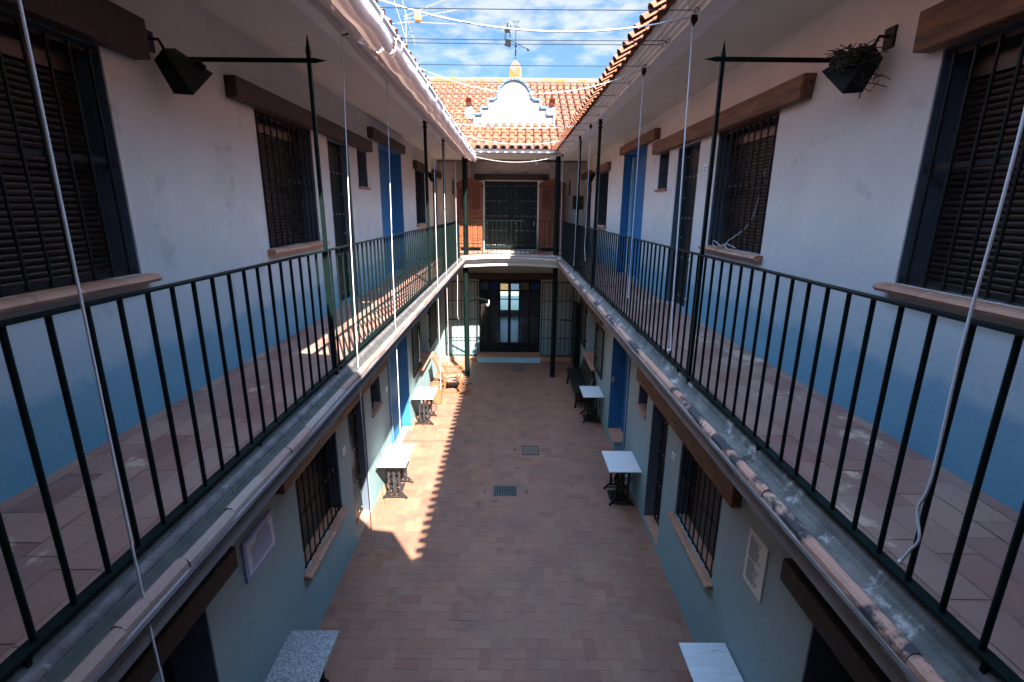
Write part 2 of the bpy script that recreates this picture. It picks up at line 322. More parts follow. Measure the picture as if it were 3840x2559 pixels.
def jambs(par,sx,u,y0,y1,z0,z1,dep):
    b=MB(sx); e=.004
    b.box(u+.010,u+dep,y1-e,y1+.002,z0+.001,z1-.001); b.box(u+.010,u+dep,y0-.002,y0+e,z0+.001,z1-.001); b.box(u+.010,u+dep,y0+e,y1-e,z1-e,z1+.002)
    return b.build('jamb',REV,par)
# ------------------------------------------------------------ components
def lintel(par,sx,u,y0,y1,z0,z1,m=WOOD,dep=.10,slant=.0,inn=.3):
    b=MB(sx); p=[(y0,z0),(y1,z0),(y1+slant,z1),(y0-slant,z1)]
    b.add([(u-dep,a,c) for a,c in p]+[(u+inn,a,c) for a,c in p],[(0,1,2,3),(4,5,6,7),(0,1,5,4),(1,2,6,5),(2,3,7,6),(3,0,4,7)])
    # adzed face: a few subdivisions through bump only
    return b.build('lintel',m,par,bevel=.012)
def sill(par,sx,u,y0,y1,z,n=5,dep=.09,back=.32,th=.05):
    b=MB(sx); st=(y1-y0)/n
    for i in range(n):
        a=y0+i*st+.002; c=y0+(i+1)*st-.002; dz=random.uniform(-.002,.002); t=.004
        prof=[(u-dep,z-th*.5),(u-dep+.012,z-.008),(u-dep+.035,z+.002),(u+back,z+.012),(u+back,z-th),(u-dep+.05,z-th),(u-dep+.02,z-th*.9)]
        b.prism([(p,q+dz) for p,q in prof],'y',a,c)
    return b.build('sill',SILL,par)
def grille(par,sx,u,y0,y1,z0,z1,n,zmid=None,name='grille'):
    b=MB(sx); 
    b.box(u-.006,u+.006,y0,y1,z0+.01,z0+.04); b.box(u-.006,u+.006,y0,y1,z1-.05,z1-.02)
    if zmid: b.box(u-.005,u+.005,y0,y1,zmid-.015,zmid+.015)
    st=(y1-y0)/n
    for i in range(n):
        y=y0+st*(i+.5); b.tube([(u-.012,y,z0+.01),(u-.012,y,z1-.03)],.0085,8,False)
    return b.build(name,IRON,par)
def window(par,sx,u,y0,y1,z0,z1,nb=10,blind=True,depth=.30):
    b=MB(sx)   # frame and dark pane set back in the opening
    d=u+depth
    b.box(d,d+.04,y0,y0+.07,z0,z1); b.box(d,d+.04,y1-.07,y1,z0,z1); b.box(d,d+.04,y0+.07,y1-.07,z0,z0+.07); b.box(d,d+.04,y0+.07,y1-.07,z1-.07,z1)
    b.box(d+.035,d+.05,y0,y1,z0,z1)
    win=b.build('window',DOORM,par)
    if blind:
        s=MB(sx); z=z1-.16; zz=z0+.03; x=u+.17; k=0
        s.box(x-.03,x+.03,y0+.02,y1-.02,z1-.16,z1-.01)
        while z>zz:
            h=.034; off=0.004*math.sin(k*1.7)
            prof=[(x+.004,z-h),(x-.004,z-h*.8),(x-.008,z-h*.5),(x-.005,z-h*.18),(x+.003,z-.003)]
            s.prism(prof,'y',y0+.03+off,y1-.03+off,cap=False,closed=False,smooth=True); z-=h*1.03; k+=1
        s.build('blind',BLIND,win,recalc=False)
    else:
        s=MB(sx); s.box(u+.20,u+.205,y0+.02,y1-.02,z0+.02,z1-.02); s.build('blind',BLIND,win)
    jambs(win,sx,u,y0,y1,z0,z1,depth)
    grille(win,sx,u+.03,y0,y1,z0,z1,nb,z0+(z1-z0)*.52)
    sill(win,sx,u,y0-.06,y1+.06,z0-.004,n=max(3,int((y1-y0)/.26)))
    return win
def smallwin(par,sx,u,y0,y1,z0,z1):
    b=MB(sx); b.box(u+.19,u+.23,y0,y1,z0,z1); w_=b.build('window',DOORM,par)
    c=MB(sx); ym=(y0+y1)/2; zm=(z0+z1)/2; c.box(u+.06,u+.072,ym-.009,ym+.009,z0,z1); c.box(u+.05,u+.06,y0,y1,zm-.006,zm+.006); c.build('grille',IRON,w_)
    jambs(w_,sx,u,y0,y1,z0,z1,.19)
    sill(w_,sx,u,y0-.03,y1+.02,z0-.003,n=2,dep=.05,th=.035)
def plankdoor(par,sx,u,y0,y1,z0,z1,dep=.125,studrows=8):
    b=MB(sx); n=6; st=(y1-y0)/n
    for i in range(n): b.box(u+dep,u+dep+.04,y0+i*st+.003,y0+(i+1)*st-.003,z0+.01,z1)
    b.box(u+dep+.03,u+dep+.06,y0,y1,z0,z1)
    d=b.build('door',DOORM,par,bevel=.003)
    s=MB(sx)
    for k in range(studrows):
        z=z0+.12+(z1-z0-.24)*k/(studrows-1)
        for i in range(n):
            if k%2 and i not in (0,n-1): continue
            s.ball((u+dep-.002,y0+(i+.5)*st,z),.011)
    s.build('studs',STUD,d); jambs(d,sx,u,y0,y1,z0,z1,dep)
    return d
def recess(par,sx,u,y0,y1,z0,z1,dep,floor=True):
    b=MB(sx); e=.003
    X=u+dep
    b.add([(X,y0,z0),(X,y1,z0),(X,y1,z1),(X,y0,z1)],[(0,1,2,3)])
    b.add([(u-.001,y0+e,z0),(X,y0+e,z0),(X,y0+e,z1),(u-.001,y0+e,z1)],[(0,1,2,3)])
    b.add([(u-.001,y1-e,z0),(X,y1-e,z0),(X,y1-e,z1),(u-.001,y1-e,z1)],[(0,1,2,3)])
    b.add([(u-.001,y0,z1-e),(u-.001,y1,z1-e),(X,y1,z1-e),(X,y0,z1-e)],[(0,1,2,3)])
    return b.build('doorway',BLUE,par,recalc=False)
def leaf(par,sx,u,y0,y1,z0,z1,n=7):
    b=MB(sx)
    b.box(u,u+.035,y0,y0+.05,z0,z1); b.box(u,u+.035,y1-.05,y1,z0,z1)
    b.box(u+.002,u+.033,y0+.05,y1-.05,z0,z0+.045); b.box(u+.002,u+.033,y0+.05,y1-.05,z1-.045,z1)
    b.box(u+.008,u+.02,y0+.05,y1-.05,(z0+z1)/2-.012,(z0+z1)/2+.012)
    for i in range(n):
        y=y0+.05+(y1-y0-.1)*(i+.5)/n; b.tube([(u+.015,y,z0+.03),(u+.015,y,z1-.03)],.009,6,False)
    for z in (z0+.2,z1-.2): b.box(u+.03,u+.10,y1-.03 if y0<12 else y0,y1 if y0<12 else y0+.03,z,z+.05)
    return b.build('shutter',GREEN if sx<0 else IRON,par)
# ------------------------------------------------------------ side wings
def wing(sx,cfg,label):
    A=thing('courtyard_wing',label,'building wing',(sx*2.4,7.5,0))
    U=cfg['U']; LU=cfg['LU']; Y0,Y1=-1.6,YB
    up=[w_ for w_ in cfg['upwin']]; 
    h=[(a,b,c,d) for a,b,c,d in up]+[cfg['updoor'],cfg['upsmall'],cfg['upblue'],cfg['updoor2']]
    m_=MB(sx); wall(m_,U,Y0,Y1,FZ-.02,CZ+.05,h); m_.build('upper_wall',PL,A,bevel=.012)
    hl=list(cfg['lowwin'])+[cfg['lowdoor'],cfg['lowsmall'],cfg['lowblue'],cfg['neardoor'],cfg['lowwin3']]
    if cfg.get('lowdoor2'): hl.append(cfg['lowdoor2'])
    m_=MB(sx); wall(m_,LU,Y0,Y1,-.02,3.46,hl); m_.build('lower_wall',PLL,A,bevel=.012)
    # backing so that no light comes through the rooms
    b=MB(sx); b.box(3.3,3.4,Y0,19,-.05,7.4); b.build('outer_wall',PL,A)
    b=MB(sx); b.box(U+.45,U+.47,Y0,Y1,FZ-.3,CZ+.2); b.box(LU+.80,LU+.82,Y0,Y1,-.05,3.45); b.build('inner_partition',BLACK,A)
    # gallery slab + floor tiles
    b=MB(sx); b.box(1.475,2.9,Y0,Y1+.2,3.44,FZ-.012); b.build('gallery_slab',CEIL,A)
    t=MB(sx); Wt=.178
    nrow=5
    for r_ in range(nrow+1):
        x0=1.485+.06+r_*Wt if r_ else 1.485; x1=1.545+Wt*(r_)+Wt if r_ else 1.545+Wt
        if r_==0: x0,x1=1.485,1.545
        else: x0,x1=1.545+(r_-1)*Wt,1.545+r_*Wt
        if x0>U+.05: break
        x1=min(x1,U+.3); y=Y0+random.uniform(0,.3)
        while y<YB:
            y2=min(y+.33,YB); hz=FZ+random.uniform(-.0008,.0012); q=.0018
            t.add([(x0+q,y+q,hz),(x1-q,y+q,hz+random.uniform(-.001,.001)),(x1-q,y2-q,hz),(x0+q,y2-q,hz+random.uniform(-.001,.001))],[(0,1,2,3)]); y=y2
    # door thresholds reach into the openings
    t.build('gallery_floor',GTILE,A,recalc=True)
    b=MB(sx); b.box(1.48,U+.5,Y0,YB,FZ-.011,FZ-.004); b.build('floor_bed',GROUT,A)
    # gutter trough along the slab edge
    if sx>0: prof=[(1.478,3.765),(1.478,3.62),(1.31,3.62),(1.31,3.695),(1.345,3.70),(1.352,3.685),(1.375,3.668),(1.405,3.664),(1.43,3.68),(1.445,3.705),(1.450,3.735)]
    else: prof=[(1.478,3.765),(1.478,3.62),(1.31,3.62),(1.31,3.69),(1.345,3.695),(1.352,3.69),(1.40,3.69),(1.405,3.70)]
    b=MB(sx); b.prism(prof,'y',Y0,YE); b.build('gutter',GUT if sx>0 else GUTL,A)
    if sx<0:
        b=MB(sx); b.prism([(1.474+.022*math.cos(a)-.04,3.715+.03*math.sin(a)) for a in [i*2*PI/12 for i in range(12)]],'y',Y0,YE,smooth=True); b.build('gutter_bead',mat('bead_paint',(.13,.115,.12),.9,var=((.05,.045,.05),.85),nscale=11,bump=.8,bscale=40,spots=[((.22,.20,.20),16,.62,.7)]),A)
    b=MB(sx); y=Y0
    while y<YE:
        y2=min(y+random.uniform(.29,.36),YE); z=3.708+random.uniform(-.004,.004); xx=random.uniform(-.004,.004)
        b.prism([(1.352+xx,z-.028),(1.350+xx,z),(1.335+xx,z+.010),(1.312+xx,z+.006),(1.300+xx,z-.008),(1.298+xx,z-.03)],'y',y+.002,y2-.002,smooth=False); y=y2
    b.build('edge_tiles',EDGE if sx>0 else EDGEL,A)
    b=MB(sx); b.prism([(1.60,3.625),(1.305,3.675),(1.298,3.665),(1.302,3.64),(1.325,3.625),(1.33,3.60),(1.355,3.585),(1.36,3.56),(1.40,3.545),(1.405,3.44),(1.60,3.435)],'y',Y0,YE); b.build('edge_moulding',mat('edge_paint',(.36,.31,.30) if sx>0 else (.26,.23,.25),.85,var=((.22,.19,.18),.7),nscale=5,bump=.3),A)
    # ceiling + eave
    b=MB(sx); b.box(1.44,2.95,Y0,YB+.2,CZ,CZ+.06); b.build('ceiling',CEIL,A)
    b=MB(sx); b.prism([(1.44,CZ-.004),(1.405,CZ-.006),(1.395,CZ+.012),(1.365,CZ+.018),(1.36,CZ+.032),(1.325,CZ+.038),(1.32,CZ+.052),(1.285,CZ+.058),(1.28,CZ+.075),(1.25,CZ+.08),(1.25,CZ+.115),(1.60,CZ+.25),(1.60,CZ)],'y',Y0,YE+.02); b.build('eave_moulding',WMOLD,A)
    b=MB(sx); 
    b.add([(1.27,Y0,6.655),(1.27,YE,6.655),(4.2,YE,6.635+2.98*.577),(4.2,Y0,6.635+2.98*.577),(1.27,Y0,6.62),(1.27,YE,6.62),(4.2,YE,6.6+2.98*.577),(4.2,Y0,6.6+2.98*.577)],[(0,1,2,3),(4,5,6,7),(0,1,5,4)]); b.build('roof_deck',GROUT,A)
    b=MB(); dz=.0 if sx>0 else .02
    roof(b,(sx*1.19,Y0+.1,6.59+dz),(0,1,0),(sx*1,0,.577),int((YE-Y0)/.23),5,r=.080)
    b.build('roof',ROOFT,A)
    # windows, doors
    for (a,b_,c,d) in up: window(A,sx,U,a,b_,c,d,nb=max(6,int((b_-a)/.128)))
    a,b_,c,d=cfg['updoor']; plankdoor(A,sx,U,a,b_,c,d)
    a,b_,c,d=cfg['upsmall']; smallwin(A,sx,U,a,b_,c,d)
    a,b_,c,d=cfg['upblue']; recess(A,sx,U,a,b_,FZ,d,.22)
    a,b_,c,d=cfg['updoor2']; plankdoor(A,sx,U,a,b_,c,d)
    for (a,b_,c,d) in cfg['lowwin']: window(A,sx,LU,a,b_,c,d,nb=9)
    a,b_,c,d=cfg['lowdoor']; plankdoor(A,sx,LU,a,b_,c,d,dep=.165 if sx>0 else .145)
    b=MB(sx); b.box(LU+.002,LU+.3,a,b_,c-.02,c+.006); b.build('threshold',SILL,A)
    a,b_,c,d=cfg['lowsmall']; smallwin(A,sx,LU,a,b_,c,d)
    a,b_,c,d=cfg['lowblue']; recess(A,sx,LU,a,b_,0,d,.20 if sx<0 else .30)
    a,b_,c,d=cfg['neardoor']; b=MB(sx); b.box(LU+.36,LU+.40,a,b_,0,d); dd=b.build('door',BLACK,A); jambs(dd,sx,LU,a,b_,c,d,.36)
    # lower window with opened shutters
    a,b_,c,d=cfg['lowwin3']
    b=MB(sx); X=LU+.26
    for (p,q,r_,s_) in ((a,a+.05,c,d),(b_-.05,b_,c,d),(a+.05,b_-.05,c,c+.05),(a+.05,b_-.05,d-.05,d),((a+b_)/2-.03,(a+b_)/2+.03,c+.05,d-.05),(a+.05,(a+b_)/2-.03,(c+d)/2-.015,(c+d)/2+.015),((a+b_)/2+.03,b_-.05,(c+d)/2-.015,(c+d)/2+.015)): b.box(X,X+.04,p,q,r_,s_)
    wn=b.build('window',WPLA,A); b=MB(sx); b.box(X+.02,X+.024,a+.05,b_-.05,c+.05,d-.05); b.build('pane',DOORM,wn)
    sill(wn,sx,LU,a-.05,b_+.06,c-.003,n=6,dep=.13,back=.26)
    for (p,q,r_,s_) in cfg['leafs']: leaf(wn,sx,LU-.075,p,q,r_,s_)
    for l_ in cfg['lintels']:
        lintel(A,sx,l_[0],*l_[1:5],m=l_[5] if len(l_)>5 else WOOD,slant=l_[6] if len(l_)>6 else 0)
    y=cfg['pipe']; b=MB(sx); b.tube([(LU-.012,y,0),(LU-.012,y,3.5)],.014,8,False); b.build('downpipe',BLUE,A)
    return A
cl=dict(U=2.34,LU=2.38,upwin=[(1.80,3.14,4.68,5.97),(4.87,6.19,4.70,5.965),(12.6,14.0,4.71,6.0)],updoor=(6.70,7.56,FZ,5.96),upsmall=(7.95,8.47,5.42,5.96),
  upblue=(9.23,11.08,FZ,6.19),updoor2=(15.35,16.25,FZ,6.0),lowwin=[(4.91,6.22,.945,2.27)],lowdoor=(6.72,7.52,.03,2.28),lowsmall=(7.93,8.55,1.63,2.28),
  lowblue=(9.33,11.0,0,2.75),neardoor=(1.9,3.22,0,2.16),lowwin3=(12.32,13.85,1.05,2.35),leafs=[(11.32,12.30,1.12,2.32),(13.86,15.1,1.15,2.36)],pipe=9.14,
  lintels=[(2.34,1.2,3.42,5.97,6.20,DWOOD),(2.34,4.42,8.50,5.96,6.13,DWOOD),(2.34,8.58,11.12,6.19,6.36,DWOOD),(2.34,12.38,14.02,6.0,6.19,DWOOD),(2.34,15.2,17.0,6.0,6.19,DWOOD),
   (2.38,4.45,8.80,2.27,2.47),(2.38,1.2,3.55,2.16,2.36,DWOOD),(2.38,12.2,14.3,2.40,2.58)])
crr=dict(U=2.34,LU=2.28,upwin=[(1.72,3.0,4.68,5.96),(4.69,6.0,4.70,5.955),(12.52,13.88,4.70,6.0)],updoor=(6.55,7.39,FZ,5.94),upsmall=(7.80,8.30,5.42,5.95),
  upblue=(9.09,10.91,FZ,6.19),updoor2=(15.1,16.2,FZ,6.0),lowwin=[(4.67,5.96,1.06,2.27)],lowdoor=(6.54,7.34,.09,2.28),lowsmall=(7.66,8.21,1.77,2.28),
  lowblue=(9.08,10.58,0,2.75),neardoor=(1.8,3.02,0,2.24),lowwin3=(12.50,14.2,1.0,2.35),leafs=[(11.38,12.46,1.10,2.30),(14.24,15.4,1.08,2.36)],pipe=8.92,lowdoor2=(15.45,16.25,0,2.4),
  lintels=[(2.34,1.2,3.10,5.96,6.17),(2.34,4.22,8.42,5.95,6.13,WOOD,.03),(2.34,8.36,10.96,6.19,6.35),(2.34,12.28,13.95,6.0,6.19),(2.34,15.05,17.0,6.0,6.19),
   (2.28,4.27,8.08,2.27,2.56),(2.28,1.2,3.35,2.24,2.44,DWOOD),(2.28,11.7,15.0,2.40,2.58)])
WL=wing(-1,cl,'white two storey wing on the left with dark lintels, shaded by folded awnings')
WR=wing(1,crr,'white two storey wing on the right with bare tiled eave and brown lintels')
# right lower niche steps
b=MB(); b.box(2.285,2.575,9.86,10.575,0,.165); b.build('step',PLL,WR); b=MB(); b.box(2.27,2.575,9.85,10.575,.166,.195); b.build('step',SILL,WR)
b=MB(); b.box(2.46,2.575,9.30,9.849,0,.40); b.build('step',BLUE,WR); b=MB(); b.box(2.45,2.575,9.29,9.848,.401,.43); b.build('step',SILL,WR)
b=MB(); b.box(2.50,2.553,10.80,10.86,FZ,6.15); b.build('doorway_strip',LBLUE,WR)
b=MB(); b.box(2.54,2.58,15.45,16.25,0,2.4); b.build('door',DOORM,WR)
b=MB(); b.box(2.19,2.235,15.42,15.5,0,2.15); b.box(2.10,2.235,15.52,16.2,0,2.15); b.build('door',DOORM,WR)
# pale strips inside the near left doorway
b=MB(-1); b.box(2.62,2.64,2.80,2.98,.55,1.75); b.box(2.62,2.64,2.55,2.72,.75,.95); b.build('doorway_strip',LBLUE,WL)
# ------------------------------------------------------------ near wing (behind and above the camera)
N=thing('courtyard_wing','unseen dark walled wing closing the near end of the courtyard, behind and above the viewer','building wing',(0,-1.6,0))
b=MB(); b.box(-2.9,2.9,-2.1,-1.7,-.05,7.0); b.build('wall',mat('near_wall_darkened',(.14,.09,.06),.9),N)  # unseen wall coloured dark to cut bounce light around the viewer
b=MB(); b.box(-1.47,1.47,-1.69,.25,3.45,3.765); b.build('gallery_slab',CEIL,N)
b=MB(); b.box(-1.43,1.43,-1.69,-.35,CZ+.003,CZ+.1); b.build('ceiling',CEIL,N)
b=MB(); roof(b,(-1.4,-.12,6.62),(1,0,0),(0,-1,.577),13,5); b.build('roof',ROOFT,N)
b=MB(); b.add([(-1.5,-.1,6.64),(1.3,-.1,6.64),(1.3,-3,8.3),(-1.5,-3,8.3)],[(0,1,2,3)]); b.build('roof_deck',GROUT,N)
# ------------------------------------------------------------ end wing
EW=thing('courtyard_wing','white far end wing with orange tiled roof and curved white gable','building wing',(0,16.5,0))
b=MB(); wallY(b,YB,-2.9,2.9,FZ-.1,CZ+.1,[(-.88,.85,FZ-.05,5.96)],.35)
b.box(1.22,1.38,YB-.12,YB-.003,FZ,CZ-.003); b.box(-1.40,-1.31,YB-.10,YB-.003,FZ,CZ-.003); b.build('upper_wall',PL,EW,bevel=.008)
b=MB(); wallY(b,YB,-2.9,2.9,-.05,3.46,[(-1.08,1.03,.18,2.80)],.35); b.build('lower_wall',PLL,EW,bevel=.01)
b=MB(); b.box(-1.44,1.44,YE-.03,YB+.3,CZ+.002,CZ+.058); b.build('ceiling',CEIL,EW)
# gallery slab with a slight camber
def camber(x): return .055*(1-(x/1.35)**2)
def sweepX(prof,x0,x1,n,cam_=True):
    t=MB(); vs=[];m=len(prof)
    for i in range(n+1):
        x=x0+(x1-x0)*i/n
        for (y,z) in prof: vs.append((x,y,z+(camber(x) if cam_ else 0)))
    fs=[(i*m+k,i*m+(k+1)%m,(i+1)*m+(k+1)%m,(i+1)*m+k) for i in range(n) for k in range(m)]
    t.add(vs,fs); t.add(vs[:m],[tuple(range(m))]); t.add(vs[-m:],[tuple(range(m))]); return t
t=sweepX([(14.45,3.76),(14.45,3.70),(14.48,3.68),(14.50,3.44),(16.9,3.44),(16.9,3.70),(14.60,3.765)],-1.47,1.47,16); t.build('gallery_slab',CEIL,EW)
t=sweepX([(14.50,3.70),(14.34,3.70),(14.335,3.67),(14.37,3.655),(14.375,3.63),(14.41,3.615),(14.415,3.59),(14.45,3.575),(14.455,3.55),(14.49,3.54)],-1.35,1.35,16); t.build('edge_moulding',WMOLD,EW)
t=sweepX([(14.52,3.775),(14.33,3.745),(14.325,3.715),(14.335,3.702),(14.52,3.702)],-1.34,1.34,16); t.build('edge_tiles',EDGEL,EW)
b=MB()
for i in range(16):
    for j in range(13):
        x0=-1.47+i*.184; y0=14.53+j*.166
        b.add([(x0+.002,y0+.002,FZ+camber(x0)*max(0,1-j/8)+.002),(x0+.182,y0+.002,FZ+camber(x0+.18)*max(0,1-j/8)+.002),(x0+.182,y0+.164,FZ+camber(x0+.18)*max(0,1-(j+1)/8)+.002),(x0+.002,y0+.164,FZ+camber(x0)*max(0,1-(j+1)/8)+.002)],[(0,1,2,3)])
b.build('gallery_floor',GTILE,EW)
# columns
for x in (-1.345,1.325):
    b=MB(); b.lathe([(.078,0),(.076,3.5)],(x,14.75,0),20); b.build('column',GREEN,EW)
    b=MB(); b.lathe([(.070,0),(.070,CZ-FZ)],(x*.985,14.72,FZ+.0),20); b.lathe([(.082,.62),(.082,.66)],(x*.985,14.72,FZ),20); b.build('column',GREEN,EW)
lin=MB(); lin.box(-1.20,1.16,YB-.11,YB+.1,5.985,6.165); lin.build('lintel',DWOOD,EW,bevel=.012)
lin=MB(); lin.box(-1.55,1.50,YB-.10,YB+.1,2.81,3.0); lin.build('lintel',DWOOD,EW,bevel=.01)
# upper door, two leaves of studded planks
b=MB(); 
for i in range(9):
    x0=-.86+i*.19; b.box(x0+.004,x0+.186,YB+.12 if i!=4 else YB+.13,YB+.17,3.83,5.93)
b.box(-.87,.84,YB+.16,YB+.2,3.78,5.96); ud=b.build('door',DOORM,EW,bevel=.004)
b=MB()
for k in range(9):
    z=3.93+k*.235
    for i in range(9):
        if i==4: continue
        for q in (.055,.135):
            if k%2 and not((i in(0,5) and q<.1) or (i in (3,8) and q>.1)): continue
            b.ball((-.86+i*.19+q,YB+.117,z),.014)
b.box(.74,.76,YB+.09,YB+.117,4.55,4.72); b.build('studs',STUD,ud)
# glazed lower door
DY=YB+.10
cols=[(-1.03,-.77),(-.67,-.40),(-.36,-.09),(.01,.28),(.33,.61),(.69,.96)]
b=MB()
xs=[-1.08]+[v for c in cols for v in c]+[1.03]
for i in range(0,len(xs),2): b.box(xs[i],xs[i+1],DY,DY+.05,.56,2.72)
b.box(-1.08,1.03,DY,DY+.05,.18,.56); b.box(-1.08,1.03,DY,DY+.05,2.68,2.80)
for c in cols: b.box(c[0],c[1],DY+.002,DY+.048,2.37,2.42)
gd=b.build('door',DOORM,EW)
for i,c in enumerate(cols):
    b=MB(); b.box(c[0],c[1],DY+.02,DY+.026,.56,2.37); b.build('pane',GLASS,gd)
    b=MB(); b.box(c[0],c[1],DY+.02,DY+.026,2.42,2.68); b.build('pane',[GCLR,GBLUE,GAMB,GCLR,GAMB,GBLUE][i],gd)
b=MB(); b.box(-1.12,1.04,16.18,YB+.35,0,.19); b.build('step',LBLUE,EW)
b=MB(); b.box(-1.12,1.04,16.17,YB+.35,.191,.215); b.build('step',SILL,EW)
for (x0,x1) in ((-2.36,-1.125),(1.045,2.26)):
    b=MB(); b.box(x0,x1,16.38,YB-.003,0,.12); b.build('step',SILL,EW)
b=MB(); 
for (x,z,wd) in ((-.465,6.205,.14),(.44,6.21,.14)): 
    b.box(x-.07,x+.07,YB-.012,YB-.001,z-.03,z+.03); 
    for k in range(3): b.box(x-.06,x+.06,YB-.018,YB-.0125,z-.022+k*.016,z-.014+k*.016)
b.box(-.105,.035,YB-.012,YB-.001,3.08,3.15); b.build('air_vents',VENT,EW)
for x in (-1.88,1.875):
    b=MB(); b.box(x-.022,x+.022,YB-.006,YB-.001,5.52,5.99); b.build('slit_window',BLACK,EW)
# room behind the glazed door
b=MB(); b.box(-2.9,2.9,YB+.36,23.2,.12,.195); b.build('room_floor',mat('polished_room_tile',(.16,.15,.14),.22,var=((.10,.10,.10),.7),nscale=9,bump=.25,bscale=14),EW)
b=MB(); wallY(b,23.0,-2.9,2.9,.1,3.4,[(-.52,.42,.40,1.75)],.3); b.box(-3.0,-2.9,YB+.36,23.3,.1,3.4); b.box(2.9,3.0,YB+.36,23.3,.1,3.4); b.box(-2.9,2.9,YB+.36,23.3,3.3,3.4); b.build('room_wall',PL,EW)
b=MB(); 
for x in (-.52,-.07,.38): b.box(x,x+.04,23.05,23.09,.4,1.75)
b.box(-.52,.42,23.05,23.09,.4,.45); b.box(-.52,.42,23.05,23.09,.95,.99); b.box(-.52,.42,23.05,23.09,1.70,1.75); b.build('window',DOORM,EW)
# end roof
b=MB(); roof(b,(-4.6,14.32,6.66),(1,0,0),(0,1,.566),41,12); b.build('roof',ROOFT,EW)
b=MB(); b.add([(-4.8,14.40,6.69),(4.9,14.40,6.69),(4.9,19.05,6.66+4.71*.566),(-4.8,19.05,6.66+4.71*.566)],[(0,1,2,3)]); b.add([(-4.8,19.05,9.31),(4.9,19.05,9.31),(4.9,24,6.5),(-4.8,24,6.5)],[(0,1,2,3)]); b.add([(-4.8,14.33,6.56),(4.9,14.33,6.56),(4.9,24,6.45),(-4.8,24,6.45)],[(0,1,2,3)]); b.build('roof_deck',GROUT,EW)
b=MB(); pr=[(19.02+.17*math.cos(a),9.36+.14*math.sin(a)) for a in [i*PI/8 for i in range(9)]]+[(18.85,9.2),(19.19,9.2)]
b.prism([(19.02+.17*math.cos(i*PI/8),9.36+.15*math.sin(i*PI/8)) for i in range(9)]+[(18.83,9.18),(19.21,9.18)],'x',-4.8,4.9); b.build('ridge',RIDGE,EW)
b=MB(); b.prism([(14.50,CZ-.004),(14.46,CZ-.004),(14.45,CZ+.015),(14.42,CZ+.02),(14.415,CZ+.04),(14.38,CZ+.045),(14.375,CZ+.09),(14.36,CZ+.10),(14.36,CZ+.135),(14.5,CZ+.16)],'x',-1.42,1.42); b.build('eave_moulding',WMOLD,EW)
# gable: stepped, round headed, with a pinnacle
GY=15.6
half=[(-1.11,7.36),(-1.11,7.74),(-.90,7.74),(-.90,7.93),(-.70,7.93),(-.70,8.14),(-.53,8.14)]
cx=.055
arc=[(cx-.50*math.cos(a),8.14+.54*math.sin(a)) for a in [R(8)+(PI/2-R(8))*i/9 for i in range(10)]]
left_=half+arc
full=left_+[(2*cx-x,z) for x,z in reversed(left_[:-1])]
b=MB(); b.prism(full,'y',GY,GY+.30); gb=b.build('gable',GABLE,EW)
b=MB()
trim=[(x,GY-.012,z) for x,z in full]
def offs(i,d):
    return trim[i]
for i in range(len(full)-1):
    p=Vector((full[i][0],GY+.05,full[i][1])); q=Vector((full[i+1][0],GY+.05,full[i+1][1])); d=(q-p).normalized()*.028
    b.bar(p-d,q+d,.17,.062,up=(0,1,0)) if False else b.obox((p+q)/2,(q-p)/2+d,Vector((0,.11,0)),Vector(((q-p).z,0,-(q-p).x)).normalized()*.031)
b.build('gable_trim',BTRIM,gb,bevel=.014)
pin=[(-.10,8.66),(-.10,8.86),(-.085,8.97),(-.045,9.07),(.01,9.13),(.07,9.20)]
px_=.085
fullp=pin+[(2*px_-x,z) for x,z in reversed(pin[:-1])]
b=MB(); b.prism(fullp,'y',GY+.03,GY+.27); b.build('pinnacle',PINN,gb,bevel=.012)
# roof vents
for x in (-1.30,1.19):
    b=MB(); b.lathe([(.16,7.70),(.12,8.0),(.07,8.06)],(x,16.2,0),12); b.build('vent_base',GABLE,EW)
    b=MB(); b.tube([(x,16.28,8.12),(x,16.02,8.20)],.095,16,False); b.tube([(x,16.02,8.20),(x,16.28,8.12)],.078,16,False); b.build('vent_pipe',mat('vent_clay',(.33,.13,.09),.8,bump=.3),EW)
# ------------------------------------------------------------ weathervane
V=thing('weathervane','black wrought iron weathervane with horse and rider, flag and arrow on the gable pinnacle','weathervane',(.08,15.75,9.2))
vy=15.75
b=MB(); b.tube([(.085,vy,9.15),(.09,vy,9.98)],.010,6)
for z in (9.34,9.38,9.42,9.46): b.ball((.087,vy,z),.024)
b.ball((.088,vy,9.57),.035); b.build('pole',VANE,V)
b=MB()
def scroll(cx,cz,r,s,flip): return [(cx+s*(r*(1-t/26)*math.cos(flip*(t*.35))),vy,cz+r*(1-t/26)*math.sin(flip*t*.35)) for t in range(24)]
for s in (-1,1):
    b.tube([(p[0],p[1],p[2]) for p in scroll(.09+s*.05,10.06,.045,s,-1)],.006,5)
    b.tube([(p[0],p[1],p[2]) for p in scroll(.09+s*.05,10.17,.045,s,1)],.006,5)
b.tube([(.09,vy,9.98),(.09,vy,10.14)],.006,5); b.build('scroll_finial',VANE,V)
b=MB(); b.tube([(-.10,vy-.02,9.73),(.47,vy+.03,9.47)],.008,6); b.prism([(.40,9.46),(.50,9.455),(.42,9.53)],'y',vy+.02,vy+.04)
b.build('arrow',VANE,V)
b=MB(); b.prism([(-.24,9.76),(-.06,9.72),(-.04,9.62),(-.07,9.52),(-.24,9.58),(-.20,9.68)],'y',vy-.03,vy-.018); b.build('flag',VANE,V)
b=MB()
horse=[(-.235,9.97),(-.20,9.995),(-.12,9.985),(-.09,10.02),(-.075,10.07),(-.06,10.09),(-.045,10.06),(-.03,10.02),(-.04,10.01),(-.06,10.03),(-.075,9.95),(-.08,9.90),(-.15,9.89),(-.215,9.90)]
b.prism(horse,'y',vy-.03,vy-.014)
